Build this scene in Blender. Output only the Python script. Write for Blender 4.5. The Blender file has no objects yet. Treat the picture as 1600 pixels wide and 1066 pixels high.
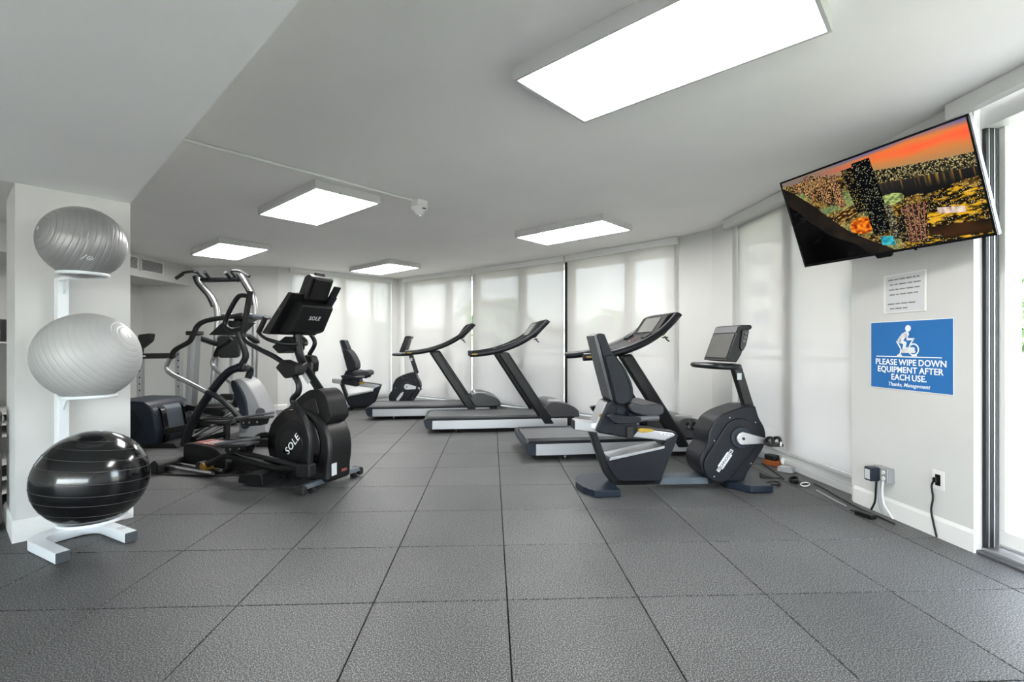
import bpy, bmesh, math, random
import numpy as np
from mathutils import Vector, Matrix
random.seed(7)
PI = math.pi
R = math.radians
C = bpy.context.scene.collection
SC = bpy.context.scene

# ------------------------------------------------------------ camera, sky, exposure
F, CX, CY, HC = 757.0, 800.0, 539.3, 1.175          # focal length and horizon in pixels of a 1600 px wide frame, eye height
cam = bpy.data.cameras.new('camera')
cam.sensor_width = 36.0
cam.lens = 36.0 * F / 1600.0
cam.shift_y = (CY - 533.0) / 1600.0
cam.clip_start = 0.02
co = bpy.data.objects.new('camera', cam)
co.location = (0, 0, HC)
co.rotation_euler = (PI / 2, 0, 0)
C.objects.link(co)
SC.camera = co

world = bpy.data.worlds.new('world')
SC.world = world
world.use_nodes = True
wn = world.node_tree
wn.nodes.clear()
wo = wn.nodes.new('ShaderNodeOutputWorld')
wb = wn.nodes.new('ShaderNodeBackground')
ws = wn.nodes.new('ShaderNodeTexSky')
ws.sky_type = 'NISHITA'
ws.sun_disc = False
ws.sun_elevation = R(58)
ws.sun_rotation = R(220)
ws.air_density = 1.0
ws.dust_density = 1.6
wb.inputs['Strength'].default_value = 0.95
hz = wn.nodes.new('ShaderNodeHueSaturation')            # hazy, milky daylight sky
hz.inputs['Saturation'].default_value = 0.35
wn.links.new(ws.outputs[0], hz.inputs['Color'])
wn.links.new(hz.outputs[0], wb.inputs[0])
wn.links.new(wb.outputs[0], wo.inputs[0])

sun = bpy.data.lights.new('sun', 'SUN')
sun.energy = 20.0
sun.angle = R(0.6)
sun.color = (1.0, 0.985, 0.965)
so = bpy.data.objects.new('sun', sun)
so.rotation_euler = (R(32), 0, R(-40))               # high sun from behind: it lights the houses opposite and the floor by the added rear window
C.objects.link(so)
PANEL_LIGHT = 7.0                                    # emission of the ceiling panels

SC.view_settings.view_transform = 'Standard'
SC.view_settings.look = 'None'
SC.view_settings.gamma = 1.0
SC.view_settings.use_curve_mapping = False
SC.view_settings.exposure = 1.97

# ------------------------------------------------------------ materials
def lin(c):
    return tuple(((v / 12.92) if v <= 0.04045 else ((v + 0.055) / 1.055) ** 2.4) for v in c)

def hexc(h):
    h = h.lstrip('#')
    return lin(tuple(int(h[i:i + 2], 16) / 255 for i in (0, 2, 4)))

MATS = {}
def mat(name, color='#888888', rough=0.5, metal=0.0, noise=0.0, nscale=30.0, bump=0.0, bscale=200.0, coat=0.0, spec=0.5):
    m = bpy.data.materials.new(name)
    m.use_nodes = True
    nt = m.node_tree
    b = nt.nodes['Principled BSDF']
    col = hexc(color) if isinstance(color, str) else color
    b.inputs['Base Color'].default_value = (*col, 1)
    b.inputs['Roughness'].default_value = rough
    b.inputs['Metallic'].default_value = metal
    b.inputs['Coat Weight'].default_value = coat
    b.inputs['Specular IOR Level'].default_value = spec
    tc = nt.nodes.new('ShaderNodeTexCoord')
    if noise > 0:
        n = nt.nodes.new('ShaderNodeTexNoise')
        n.inputs['Scale'].default_value = nscale
        n.inputs['Detail'].default_value = 4
        rmp = nt.nodes.new('ShaderNodeMapRange')
        rmp.inputs['From Min'].default_value = 0.3
        rmp.inputs['From Max'].default_value = 0.7
        rmp.inputs['To Min'].default_value = 1 - noise
        rmp.inputs['To Max'].default_value = 1 + noise
        mx = nt.nodes.new('ShaderNodeVectorMath')
        mx.operation = 'SCALE'
        mx.inputs[0].default_value = col
        nt.links.new(tc.outputs['Object'], n.inputs['Vector'])
        nt.links.new(n.outputs['Fac'], rmp.inputs['Value'])
        nt.links.new(rmp.outputs[0], mx.inputs['Scale'])
        nt.links.new(mx.outputs[0], b.inputs['Base Color'])
    if bump > 0:
        n2 = nt.nodes.new('ShaderNodeTexNoise')
        n2.inputs['Scale'].default_value = bscale
        n2.inputs['Detail'].default_value = 3
        bp = nt.nodes.new('ShaderNodeBump')
        bp.inputs['Strength'].default_value = bump
        bp.inputs['Distance'].default_value = 0.002
        nt.links.new(tc.outputs['Object'], n2.inputs['Vector'])
        nt.links.new(n2.outputs['Fac'], bp.inputs['Height'])
        nt.links.new(bp.outputs[0], b.inputs['Normal'])
    MATS[name] = m
    return m

mat('wall_paint', '#c8c8c6', 0.75, noise=0.012, nscale=2.5, bump=0.08, bscale=160)
mat('ceiling_paint', '#f0efed', 0.85, noise=0.02, nscale=1.3, bump=0.10, bscale=90)
mat('soffit_lit_paint', '#f6f6f5', 0.85, noise=0.02, nscale=1.3, bump=0.10, bscale=90)  # ceiling paint made lighter, standing in for the brighter light on the soffit
mat('trim_paint', '#dcdcda', 0.45)
mat('fixture_white', '#dcdcda', 0.4)
mat('joint', '#0c0c0d', 0.95)
mat('alu', '#b9babd', 0.33, 0.85, bump=0.02)
mat('alu_panel', '#b2b4b8', 0.42, 0.55)
mat('frame_alu', '#c9cac9', 0.45, 0.3)
mat('frame_dark', '#0f1014', 0.5, 0.2)
mat('chrome', '#dfe1e4', 0.12, 1.0)
mat('navy', '#0e1118', 0.42, bump=0.04, bscale=500, spec=0.3)
mat('navy_soft', '#0a1017', 0.48, bump=0.10, bscale=220, spec=0.3)
mat('navy_base', '#141d29', 0.36, spec=0.4)
mat('steel_blue', '#515961', 0.42, 0.3)
mat('black', '#08080a', 0.42, bump=0.03, bscale=400)
mat('black_gloss', '#060607', 0.2)
mat('charcoal', '#0c0d0f', 0.5, bump=0.05, bscale=350, spec=0.35)
mat('tube_dark', '#0e1013', 0.36, 0.1, spec=0.4)
mat('tube_navy', '#0d1016', 0.36, spec=0.4)
mat('grey_plastic', '#4c4e52', 0.45)
mat('cover_grey', '#8f9092', 0.38, noise=0.03, nscale=6)
mat('hood', '#3a3b3e', 0.3)
mat('belt', '#58595b', 0.5, noise=0.10, nscale=14, bump=0.2, bscale=600)
mat('rubber', '#0f0f10', 0.75)
mat('seat_grey', '#2a2b2f', 0.55, bump=0.12, bscale=260, spec=0.35)
mat('pad_black', '#0d0e10', 0.5, bump=0.1, bscale=250)
mat('yellow', '#a8861c', 0.45)
mat('amber', '#8f6817', 0.35)
mat('pedal_grey', '#26272a', 0.45, bump=0.05, bscale=300)
mat('gold', '#7d6733', 0.35, 0.6)
mat('orange', '#8f4a1e', 0.5)
mat('white_powder', '#dfe4e7', 0.35)
mat('grey_cap', '#3c4145', 0.55)
mat('ball_silver', '#8c8c8c', 0.36, 0.25)
mat('ball_pale', '#a8a9a8', 0.42, 0.05)
mat('ball_black', '#0a0b0d', 0.16, coat=0.3)
mat('print_white', '#eef1f3', 0.6)
mat('print_light', '#c7c9cb', 0.5)
mat('sign_blue', '#2c6cab', 0.75, spec=0.2)
mat('sign_rim', '#dfe6ec', 0.5)
mat('print_grey', '#75736f', 0.7)
mat('label_red', '#8a4a45', 0.6, noise=0.25, nscale=90)
mat('silver_print', '#b8babd', 0.4, 0.3)
mat('screen_grey', '#6a6a67', 0.18, noise=0.05, nscale=5)
mat('cord_black', '#0a0a0b', 0.5)
mat('cord_grey', '#9aa0a3', 0.5)
mat('cord_white', '#cfd0d0', 0.5)
mat('brushed_steel', '#a9abac', 0.3, 0.95)
mat('towel', '#e1e2e3', 0.95, bump=0.6, bscale=120)
mat('terrace', '#b9b6b0', 0.85, noise=0.06, nscale=3)
mat('stucco', '#a9a6a1', 0.9)
mat('stucco_tan', '#867f76', 0.9)
mat('roof_grey', '#5d5b5a', 0.85)
mat('far_glass', '#4c5a66', 0.15)
mat('leaf', '#4f6b3c', 0.7, noise=0.2, nscale=4)
mat('bark', '#8a7a66', 0.9)
mat('lawn', '#7f8f6b', 0.95)
mat('led_frame', '#c4c4c3', 0.5)

def glass_mat():
    m = bpy.data.materials.new('window_glass')
    m.use_nodes = True
    nt = m.node_tree
    nt.nodes.clear()
    o = nt.nodes.new('ShaderNodeOutputMaterial')
    mx = nt.nodes.new('ShaderNodeMixShader')
    t = nt.nodes.new('ShaderNodeBsdfTransparent')
    t.inputs[0].default_value = (0.93, 0.95, 0.95, 1)
    g = nt.nodes.new('ShaderNodeBsdfGlossy')
    g.inputs['Roughness'].default_value = 0.02
    lw = nt.nodes.new('ShaderNodeLayerWeight')
    pw = nt.nodes.new('ShaderNodeMath'); pw.operation = 'POWER'; pw.inputs[1].default_value = 5.0
    ma = nt.nodes.new('ShaderNodeMath'); ma.operation = 'MULTIPLY_ADD'; ma.inputs[1].default_value = 0.9; ma.inputs[2].default_value = 0.02
    nt.links.new(lw.outputs['Facing'], pw.inputs[0])
    nt.links.new(pw.outputs[0], ma.inputs[0])
    nt.links.new(ma.outputs[0], mx.inputs[0])
    nt.links.new(t.outputs[0], mx.inputs[1])
    nt.links.new(g.outputs[0], mx.inputs[2])
    nt.links.new(mx.outputs[0], o.inputs[0])
    MATS['glass'] = m
glass_mat()

def shade_mat():
    """solar screen: an open weave that shows the outside faintly and glows with daylight"""
    m = bpy.data.materials.new('shade_fabric')
    m.use_nodes = True
    nt = m.node_tree
    nt.nodes.clear()
    o = nt.nodes.new('ShaderNodeOutputMaterial')
    mx = nt.nodes.new('ShaderNodeMixShader')
    m2 = nt.nodes.new('ShaderNodeMixShader')
    t = nt.nodes.new('ShaderNodeBsdfTransparent')
    d = nt.nodes.new('ShaderNodeBsdfDiffuse')
    d.inputs[0].default_value = (0.46, 0.455, 0.445, 1)
    tr = nt.nodes.new('ShaderNodeBsdfTranslucent')
    tr.inputs[0].default_value = (0.82, 0.80, 0.78, 1)
    m2.inputs[0].default_value = 0.23
    nt.links.new(d.outputs[0], m2.inputs[1])
    nt.links.new(tr.outputs[0], m2.inputs[2])
    mx.inputs[0].default_value = 0.87
    nt.links.new(t.outputs[0], mx.inputs[1])
    nt.links.new(m2.outputs[0], mx.inputs[2])
    nt.links.new(mx.outputs[0], o.inputs[0])
    MATS['shade'] = m
shade_mat()

def emit_mat(name, color, strength):
    m = bpy.data.materials.new(name)
    m.use_nodes = True
    nt = m.node_tree
    nt.nodes.clear()
    o = nt.nodes.new('ShaderNodeOutputMaterial')
    e = nt.nodes.new('ShaderNodeEmission')
    e.inputs[0].default_value = (*color, 1)
    e.inputs[1].default_value = strength
    nt.links.new(e.outputs[0], o.inputs[0])
    MATS[name] = m
emit_mat('led', (1.0, 0.985, 0.965), PANEL_LIGHT)

def rubber_tile_mat():
    m = bpy.data.materials.new('rubber_tile')
    m.use_nodes = True
    nt = m.node_tree
    b = nt.nodes['Principled BSDF']
    b.inputs['Roughness'].default_value = 0.5
    b.inputs['Specular IOR Level'].default_value = 0.5
    geo = nt.nodes.new('ShaderNodeNewGeometry')
    oi = nt.nodes.new('ShaderNodeObjectInfo')
    n1 = nt.nodes.new('ShaderNodeTexNoise'); n1.inputs['Scale'].default_value = 180; n1.inputs['Detail'].default_value = 2.0; n1.inputs['Roughness'].default_value = 0.6
    n2 = nt.nodes.new('ShaderNodeTexNoise'); n2.inputs['Scale'].default_value = 1.6; n2.inputs['Detail'].default_value = 4
    vo = nt.nodes.new('ShaderNodeTexVoronoi'); vo.inputs['Scale'].default_value = 260
    for n in (n1, n2, vo):
        nt.links.new(geo.outputs['Position'], n.inputs['Vector'])
    ramp = nt.nodes.new('ShaderNodeValToRGB')
    cr = ramp.color_ramp
    cr.elements[0].position = 0.39; cr.elements[0].color = (*hexc('#1f2021'), 1)
    cr.elements[1].position = 0.63; cr.elements[1].color = (*hexc('#858686'), 1)
    e = cr.elements.new(0.5); e.color = (*hexc('#3f4040'), 1)
    nt.links.new(n1.outputs['Fac'], ramp.inputs[0])
    rnd = nt.nodes.new('ShaderNodeMapRange')
    rnd.inputs['To Min'].default_value = 0.93; rnd.inputs['To Max'].default_value = 1.07
    nt.links.new(oi.outputs['Random'], rnd.inputs['Value'])
    big = nt.nodes.new('ShaderNodeMapRange')
    big.inputs['From Min'].default_value = 0.3; big.inputs['From Max'].default_value = 0.7
    big.inputs['To Min'].default_value = 0.86; big.inputs['To Max'].default_value = 1.10
    nt.links.new(n2.outputs['Fac'], big.inputs['Value'])
    mu = nt.nodes.new('ShaderNodeMath'); mu.operation = 'MULTIPLY'
    nt.links.new(rnd.outputs[0], mu.inputs[0]); nt.links.new(big.outputs[0], mu.inputs[1])
    sc = nt.nodes.new('ShaderNodeVectorMath'); sc.operation = 'SCALE'
    nt.links.new(ramp.outputs[0], sc.inputs[0]); nt.links.new(mu.outputs[0], sc.inputs['Scale'])
    nt.links.new(sc.outputs[0], b.inputs['Base Color'])
    bp = nt.nodes.new('ShaderNodeBump'); bp.inputs['Strength'].default_value = 0.10; bp.inputs['Distance'].default_value = 0.003
    nt.links.new(vo.outputs['Distance'], bp.inputs['Height'])
    nt.links.new(bp.outputs[0], b.inputs['Normal'])
    MATS['tile'] = m
rubber_tile_mat()

def picture_mat():
    m = bpy.data.materials.new('screen_picture')
    m.use_nodes = True
    nt = m.node_tree
    nt.nodes.clear()
    o = nt.nodes.new('ShaderNodeOutputMaterial')
    e = nt.nodes.new('ShaderNodeEmission')
    a = nt.nodes.new('ShaderNodeVertexColor'); a.layer_name = 'picture'
    nt.links.new(a.outputs[0], e.inputs[0])
    e.inputs[1].default_value = 0.34
    g = nt.nodes.new('ShaderNodeBsdfGlossy'); g.inputs[0].default_value = (0.03, 0.03, 0.03, 1); g.inputs['Roughness'].default_value = 0.15
    ad = nt.nodes.new('ShaderNodeAddShader')
    nt.links.new(e.outputs[0], ad.inputs[0]); nt.links.new(g.outputs[0], ad.inputs[1])
    nt.links.new(ad.outputs[0], o.inputs[0])
    MATS['picture'] = m
picture_mat()

# ------------------------------------------------------------ mesh helpers
def catmull(pts, n=8, closed=False):
    P = [Vector(p) for p in pts]
    out = []
    N = len(P)
    rng = range(N) if closed else range(N - 1)
    for i in rng:
        p1, p2 = P[i], P[(i + 1) % N]
        p0 = P[i - 1] if (closed or i > 0) else p1 * 2 - p2
        p3 = P[(i + 2) % N] if (closed or i + 2 < N) else p2 * 2 - p1
        for k in range(n):
            t = k / n
            out.append(0.5 * ((2 * p1) + (p2 - p0) * t + (2 * p0 - 5 * p1 + 4 * p2 - p3) * t * t + (3 * p1 - p0 - 3 * p2 + p3) * t ** 3))
    if not closed:
        out.append(P[-1])
    return out

def fillet(poly, r, n=4):
    out = []
    N = len(poly)
    rr = r if isinstance(r, (list, tuple)) else [r] * N
    for i in range(N):
        p = Vector(poly[i]); a = Vector(poly[i - 1]); b = Vector(poly[(i + 1) % N])
        da, db = (a - p), (b - p)
        q = min(rr[i], da.length * 0.48, db.length * 0.48)
        if q < 1e-5:
            out.append(tuple(p)); continue
        s, e = p + da.normalized() * q, p + db.normalized() * q
        for k in range(n + 1):
            t = k / n
            out.append(tuple((1 - t) ** 2 * s + 2 * t * (1 - t) * p + t * t * e))
    return out

class MB:
    def __init__(self):
        self.bm = bmesh.new()
    def box(self, c, s, rot=None):
        M = Matrix.Translation(c) @ (rot.to_4x4() if rot is not None else Matrix.Identity(4)) @ Matrix.Diagonal((*s, 1))
        bmesh.ops.create_cube(self.bm, size=1, matrix=M)
        return self
    def span(self, a, b):
        return self.box([(a[i] + b[i]) / 2 for i in range(3)], [abs(b[i] - a[i]) for i in range(3)])
    def beam(self, p, q, w, h, up=(0, 0, 1)):
        p, q = Vector(p), Vector(q)
        d = (q - p)
        z = d.normalized()
        x = z.cross(Vector(up))
        if x.length < 1e-4: x = z.cross(Vector((0, 1, 0)))
        x.normalize()
        y = x.cross(z)
        rot = Matrix((x, y, z)).transposed()
        return self.box((p + q) / 2, (w, h, d.length), rot)
    def prism(self, poly, a, b, axis='y'):
        """poly of (p, q) in the plane across the axis: y -> (x, z), z -> (x, y), x -> (y, z)"""
        def v(p, t):
            return {'y': (p[0], t, p[1]), 'z': (p[0], p[1], t), 'x': (t, p[0], p[1])}[axis]
        A = [self.bm.verts.new(v(p, a)) for p in poly]
        B = [self.bm.verts.new(v(p, b)) for p in poly]
        n = len(poly)
        fs = [self.bm.faces.new(A), self.bm.faces.new(list(reversed(B)))]
        for i in range(n):
            fs.append(self.bm.faces.new((A[i], B[i], B[(i + 1) % n], A[(i + 1) % n])))
        bmesh.ops.recalc_face_normals(self.bm, faces=fs)
        return self
    def tube(self, pts, r, n=10, closed=False, sy=1.0, caps=True):
        P = [Vector(p) for p in pts]
        N = len(P)
        rr = r if isinstance(r, (list, tuple)) else [r] * N
        if len(rr) != N:
            rr = [rr[min(len(rr) - 1, int(round(i * (len(rr) - 1) / (N - 1))))] for i in range(N)]
        T = []
        for i in range(N):
            a = P[i - 1] if (closed or i > 0) else P[i]
            b = P[(i + 1) % N] if (closed or i < N - 1) else P[i]
            T.append((b - a).normalized())
        u = T[0].cross(Vector((0, 1, 0)))
        if u.length < 0.1: u = T[0].cross(Vector((0, 0, 1)))
        u.normalize()
        rings = []
        for i in range(N):
            u = (u - T[i] * u.dot(T[i]))
            if u.length < 1e-6: u = T[i].orthogonal()
            u.normalize()
            w = T[i].cross(u)
            rings.append([self.bm.verts.new(P[i] + (u * math.cos(2 * PI * k / n) + w * math.sin(2 * PI * k / n) * sy) * rr[i]) for k in range(n)])
        fs = []
        for i in range(N if closed else N - 1):
            A, B = rings[i], rings[(i + 1) % N]
            off = 0
            if closed and i == N - 1:
                off = min(range(n), key=lambda o: (A[0].co - B[o].co).length)
            for k in range(n):
                fs.append(self.bm.faces.new((A[k], A[(k + 1) % n], B[(k + 1 + off) % n], B[(k + off) % n])))
        if not closed and caps:
            fs.append(self.bm.faces.new(list(reversed(rings[0]))))
            fs.append(self.bm.faces.new(rings[-1]))
        bmesh.ops.recalc_face_normals(self.bm, faces=fs)
        return self
    def curve(self, pts, r, k=6, n=10, closed=False, sy=1.0):
        return self.tube(catmull(pts, k, closed), r, n, closed, sy)
    def disc(self, c, r, h, axis='y', n=32, r2=None):
        """a round disc of thickness h centred on c"""
        rot = {'y': Matrix.Rotation(PI / 2, 3, 'X'), 'x': Matrix.Rotation(PI / 2, 3, 'Y'), 'z': Matrix.Identity(3)}[axis]
        bmesh.ops.create_cone(self.bm, cap_ends=True, segments=n, radius1=r, radius2=r if r2 is None else r2, depth=h,
                              matrix=Matrix.Translation(c) @ rot.to_4x4())
        return self
    def lathe(self, prof, c=(0, 0, 0), n=40):
        rings = []
        for (r, z) in prof:
            if r < 1e-6:
                rings.append([self.bm.verts.new((c[0], c[1], c[2] + z))])
            else:
                rings.append([self.bm.verts.new((c[0] + r * math.cos(2 * PI * k / n), c[1] + r * math.sin(2 * PI * k / n), c[2] + z)) for k in range(n)])
        fs = []
        for A, B in zip(rings, rings[1:]):
            for k in range(n):
                q = [A[k % len(A)], A[(k + 1) % len(A)], B[(k + 1) % len(B)], B[k % len(B)]]
                u = []
                for v in q:
                    if v not in u: u.append(v)
                if len(u) > 2: fs.append(self.bm.faces.new(u))
        bmesh.ops.recalc_face_normals(self.bm, faces=fs)
        return self
    def grid(self, fn, nu, nv):
        V = [[self.bm.verts.new(fn(i / nu, j / nv)) for j in range(nv + 1)] for i in range(nu + 1)]
        for i in range(nu):
            for j in range(nv):
                self.bm.faces.new((V[i][j], V[i + 1][j], V[i + 1][j + 1], V[i][j + 1]))
        return self
    def build(self, name, m, parent=None, bev=0.0, seg=2, smooth=40, loc=None, sub=0):
        me = bpy.data.meshes.new(name)
        self.bm.to_mesh(me)
        self.bm.free()
        return mesh_obj(name, me, m, parent, bev, seg, smooth, loc, sub)

def mesh_obj(name, me, m, parent=None, bev=0.0, seg=2, smooth=40, loc=None, sub=0):
    me.materials.append(MATS[m])
    o = bpy.data.objects.new(name, me)
    C.objects.link(o)
    if parent is not None: o.parent = parent
    if loc is not None: o.location = loc
    if smooth:
        me.polygons.foreach_set('use_smooth', [True] * len(me.polygons))
        me.set_sharp_from_angle(angle=R(smooth))
    if bev > 0:
        b = o.modifiers.new('bevel', 'BEVEL')
        b.width = bev; b.segments = seg; b.limit_method = 'ANGLE'; b.angle_limit = R(35)
        b.harden_normals = True
    if sub:
        s = o.modifiers.new('sub', 'SUBSURF'); s.levels = sub; s.render_levels = sub
    return o

def thing(name, label, cat, loc=(0, 0, 0), rz=0, group=None):
    o = bpy.data.objects.new(name, None)
    o.empty_display_size = 0.1
    C.objects.link(o)
    o.location = loc
    o.rotation_euler = (0, 0, rz)
    return tag(o, label, cat, group)

def tag(o, label, cat, group=None):
    o['label'] = label; o['category'] = cat
    if group: o['group'] = group
    return o

def struct(o, label=None, kind='structure'):
    o['kind'] = kind
    if label: o['label'] = label
    return o

def dup(root, loc, rz, label=None, group=None):
    r = root.copy(); C.objects.link(r); r.location = loc; r.rotation_euler = (0, 0, rz)
    if label: r['label'] = label
    if group: r['group'] = group
    for ch in list(root.children):
        c = ch.copy(); C.objects.link(c); c.parent = r
        for g in list(ch.children):
            d = g.copy(); C.objects.link(d); d.parent = c
    return r

def text(body, size, m, parent, M, name='lettering', offset=0.0, shear=0.0, spacing=1.0, align='CENTER', depth=0.0006):
    """flat lettering in its own XY plane, put in place by the matrix M"""
    cu = bpy.data.curves.new('tmp', 'FONT')
    cu.body = body; cu.size = size; cu.offset = offset; cu.shear = shear; cu.space_character = spacing
    cu.align_x = align; cu.align_y = 'CENTER'; cu.extrude = depth; cu.resolution_u = 3
    t = bpy.data.objects.new('tmp', cu)
    C.objects.link(t)
    bpy.context.view_layer.update()
    me = bpy.data.meshes.new_from_object(t)
    bpy.data.objects.remove(t)
    bpy.data.curves.remove(cu)
    me.name = name
    me.materials.clear()
    o = mesh_obj(name, me, m, parent, smooth=0)
    o.matrix_local = M
    return o

def line_of_words(body, size, m, parent, x, y_, z, offset, shear, spacing):
    """a centred line of print on a sign, each word its own piece"""
    ws_ = [text(w, size, m, parent, Matrix.Identity(4), 'lettering', offset, shear, spacing, 'LEFT') for w in body.split()]
    wd = [max(v.co.x for v in o.data.vertices) for o in ws_]
    gap = size * .26
    cx = x - (sum(wd) + gap * (len(wd) - 1)) / 2
    for o, w in zip(ws_, wd):
        o.matrix_local = plane_M((cx, y_, z), (1, 0, 0), (0, 0, 1))
        cx += w + gap

def plane_M(o, xdir, ydir):
    x = Vector(xdir).normalized(); y = Vector(ydir); y = (y - x * y.dot(x)).normalized(); z = x.cross(y)
    M = Matrix((x, y, z)).transposed().to_4x4()
    M.translation = Vector(o)
    return M

def at(u, v, Y):
    """the point at depth Y that the photograph shows at (u, v)"""
    return Vector(((u - CX) / F * Y, Y, HC - (v - CY) / F * Y))

def on_line(u, P, Q):
    """where the sight line of column u meets the wall line P-Q: parameter in metres from P"""
    k = (u - CX) / F
    d = (Vector(Q) - Vector(P)).normalized()
    return (k * P[1] - P[0]) / (d.x - k * d.y)

# ------------------------------------------------------------ the room shell
ZC = 2.59
L0, L1, C1, C2, C4, C5, D0 = (-6.7, -4.6), (-6.7, 8.75), (-4.23, 8.75), (-2.44, 10.40), (2.44, 5.90), (2.62, 2.75), (3.04, -4.6)
DOOR_END = (3.0155, -4.17)
M1, M2, M3 = (-0.72, 9.08), (0.865, 7.70), (2.19, 6.34)             # the long window wall bows outwards in three facets
ROOM = [L0, L1, C1, C2, M1, M2, M3, C4, C5, D0]

def clip(poly, P, Q):
    """keep what lies to the right of P->Q (the room side)"""
    out = []
    def s(p): return (Q[0] - P[0]) * (p[1] - P[1]) - (Q[1] - P[1]) * (p[0] - P[0])
    for i in range(len(poly)):
        a, b = poly[i - 1], poly[i]
        sa, sb = s(a), s(b)
        if sa <= 0: 
            if sb <= 0: out.append(b)
            else:
                t = sa / (sa - sb); out.append((a[0] + (b[0] - a[0]) * t, a[1] + (b[1] - a[1]) * t))
        elif sb <= 0:
            t = sa / (sa - sb); out.append((a[0] + (b[0] - a[0]) * t, a[1] + (b[1] - a[1]) * t)); out.append(b)
    return out

def area(p):
    return abs(sum(p[i - 1][0] * p[i][1] - p[i][0] * p[i - 1][1] for i in range(len(p)))) / 2

floor = MB().prism(ROOM, -0.06, -0.010, 'z').build('floor', 'joint', smooth=0)
struct(floor, 'grey speckled rubber tile floor')

YAW, TS, OX, OY = 0.0416, 0.61, -0.116, -3.661
GAP = 0.0055
def gpt(i, j):
    X, Y = (i - OX) * TS, (j - OY) * TS
    return (math.cos(YAW) * X - math.sin(YAW) * Y, math.sin(YAW) * X + math.cos(YAW) * Y)
h = TS / 2 - GAP / 2
full = MB().prism([(-h, -h), (h, -h), (h, h), (-h, h)], -0.010, 0.0, 'z')
bmesh.ops.bevel(full.bm, geom=[e for e in full.bm.edges if abs(e.verts[0].co.z) < 1e-6 and abs(e.verts[1].co.z) < 1e-6], offset=0.002, segments=1, affect='EDGES')
full_me = bpy.data.meshes.new('tile'); full.bm.to_mesh(full_me); full.bm.free(); full_me.materials.append(MATS['tile'])
cy_, sy_ = math.cos(YAW), math.sin(YAW)
for j in range(-12, 18):
    for i in range(-16, 12):
        c = gpt(i + 0.5, j + 0.5)
        sq = [(c[0] + cy_ * a - sy_ * b, c[1] + sy_ * a + cy_ * b) for a, b in ((-h, -h), (h, -h), (h, h), (-h, h))]
        p = sq
        for k in range(len(ROOM)):
            if not p: break
            p = clip(p, ROOM[k], ROOM[(k + 1) % len(ROOM)])
        if not p or area(p) < 0.012: continue
        if area(p) > TS * TS * 0.97:
            t = bpy.data.objects.new('tile', full_me)
            t.location = (c[0], c[1], 0); t.rotation_euler = (0, 0, YAW)
            C.objects.link(t)
        else:
            q = []
            for v in p:
                if not q or (Vector(v) - Vector(q[-1])).length > 1e-4: q.append(v)
            t = MB().prism(q, -0.010, 0.0, 'z').build('tile', 'tile', smooth=0)
        t.parent = floor

struct(MB().prism(ROOM, ZC, ZC + 0.15, 'z').build('ceiling', 'ceiling_paint', smooth=0), 'flat pale grey painted ceiling')

# dropped soffit over the camera's corner, held by the column
COLA, COLB = Vector((-2.955, 2.88)), Vector((-2.60, 3.30))
soff_l = COLA + Vector((-0.66, -0.75)).normalized() * 4.97
soff_r = COLB + Vector((0.718, -0.696)).normalized() * 6.82
struct(MB().prism([tuple(COLB), tuple(soff_r), (2.3, -4.59), (-6.69, -4.59), (-6.69, soff_l.y), tuple(COLA)], 2.14, ZC - 0.001, 'z').build('ceiling_soffit', 'soffit_lit_paint', smooth=0), 'lower dropped section of the ceiling')

def wall(name, P, Q, holes=(), z0=-0.06, z1=ZC, thick=0.16, m='wall_paint', ext=(0.0, 0.0)):
    """a wall from P to Q (left to right seen from inside) with rectangular openings (t0, t1, z0, z1)"""
    P, Q = Vector(P), Vector(Q)
    d = (Q - P).normalized(); n = Vector((-d.y, d.x))           # n points outdoors
    ln = (Q - P).length
    mb = MB()
    def seg(t0, t1, a, b):
        if t1 - t0 < 0.002 or b - a < 0.002: return
        p, q = P + d * t0, P + d * t1
        mb.prism([tuple(p), tuple(q), tuple(q + n * thick), tuple(p + n * thick)], a, b, 'z')
    t = -ext[0]
    for (a, b, za, zb) in sorted(holes):
        seg(t, a, z0, z1); seg(a, b, z0, za); seg(a, b, zb, z1); t = b
    seg(t, ln + ext[1], z0, z1)
    o = mb.build(name, m, smooth=0)
    struct(o)
    return P, d, n, ln

def frame_rot(d):
    return math.atan2(d.y, d.x)

def window(idx, P, d, n, t0, t1, z0, z1, mullions, label, m='frame_alu', off=0.09):
    """frame, mullions and glass set inside the wall thickness"""
    rz = frame_rot(d)
    p = P + d * t0 + n * off
    root = bpy.data.objects.new('window_%d' % idx, None); C.objects.link(root)
    root.location = (p.x, p.y, 0); root.rotation_euler = (0, 0, rz)
    struct(root, label)
    w = t1 - t0
    for a, b in (((0, -.03, z0), (w, .04, z0 + .06)), ((0, -.03, z1 - .05), (w, .04, z1)), ((0, -.03, z0 + .06), (.05, .04, z1 - .05)), ((w - .05, -.03, z0 + .06), (w, .04, z1 - .05))):
        MB().span(a, b).build('window_frame', m, root, 0.004)
    xs = [.05]
    for mu, mw in mullions:
        MB().span((mu - t0 - mw / 2, -.035, z0 + .06), (mu - t0 + mw / 2, .04, z1 - .05)).build('mullion', m, root, 0.004)
        xs += [mu - t0 - mw / 2, mu - t0 + mw / 2]
    xs.append(w - .05)
    for a, b in zip(xs[::2], xs[1::2]):
        MB().span((a, .006, z0 + .06), (b, .012, z1 - .05)).build('pane', 'glass', root, smooth=0)
    return root

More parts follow.
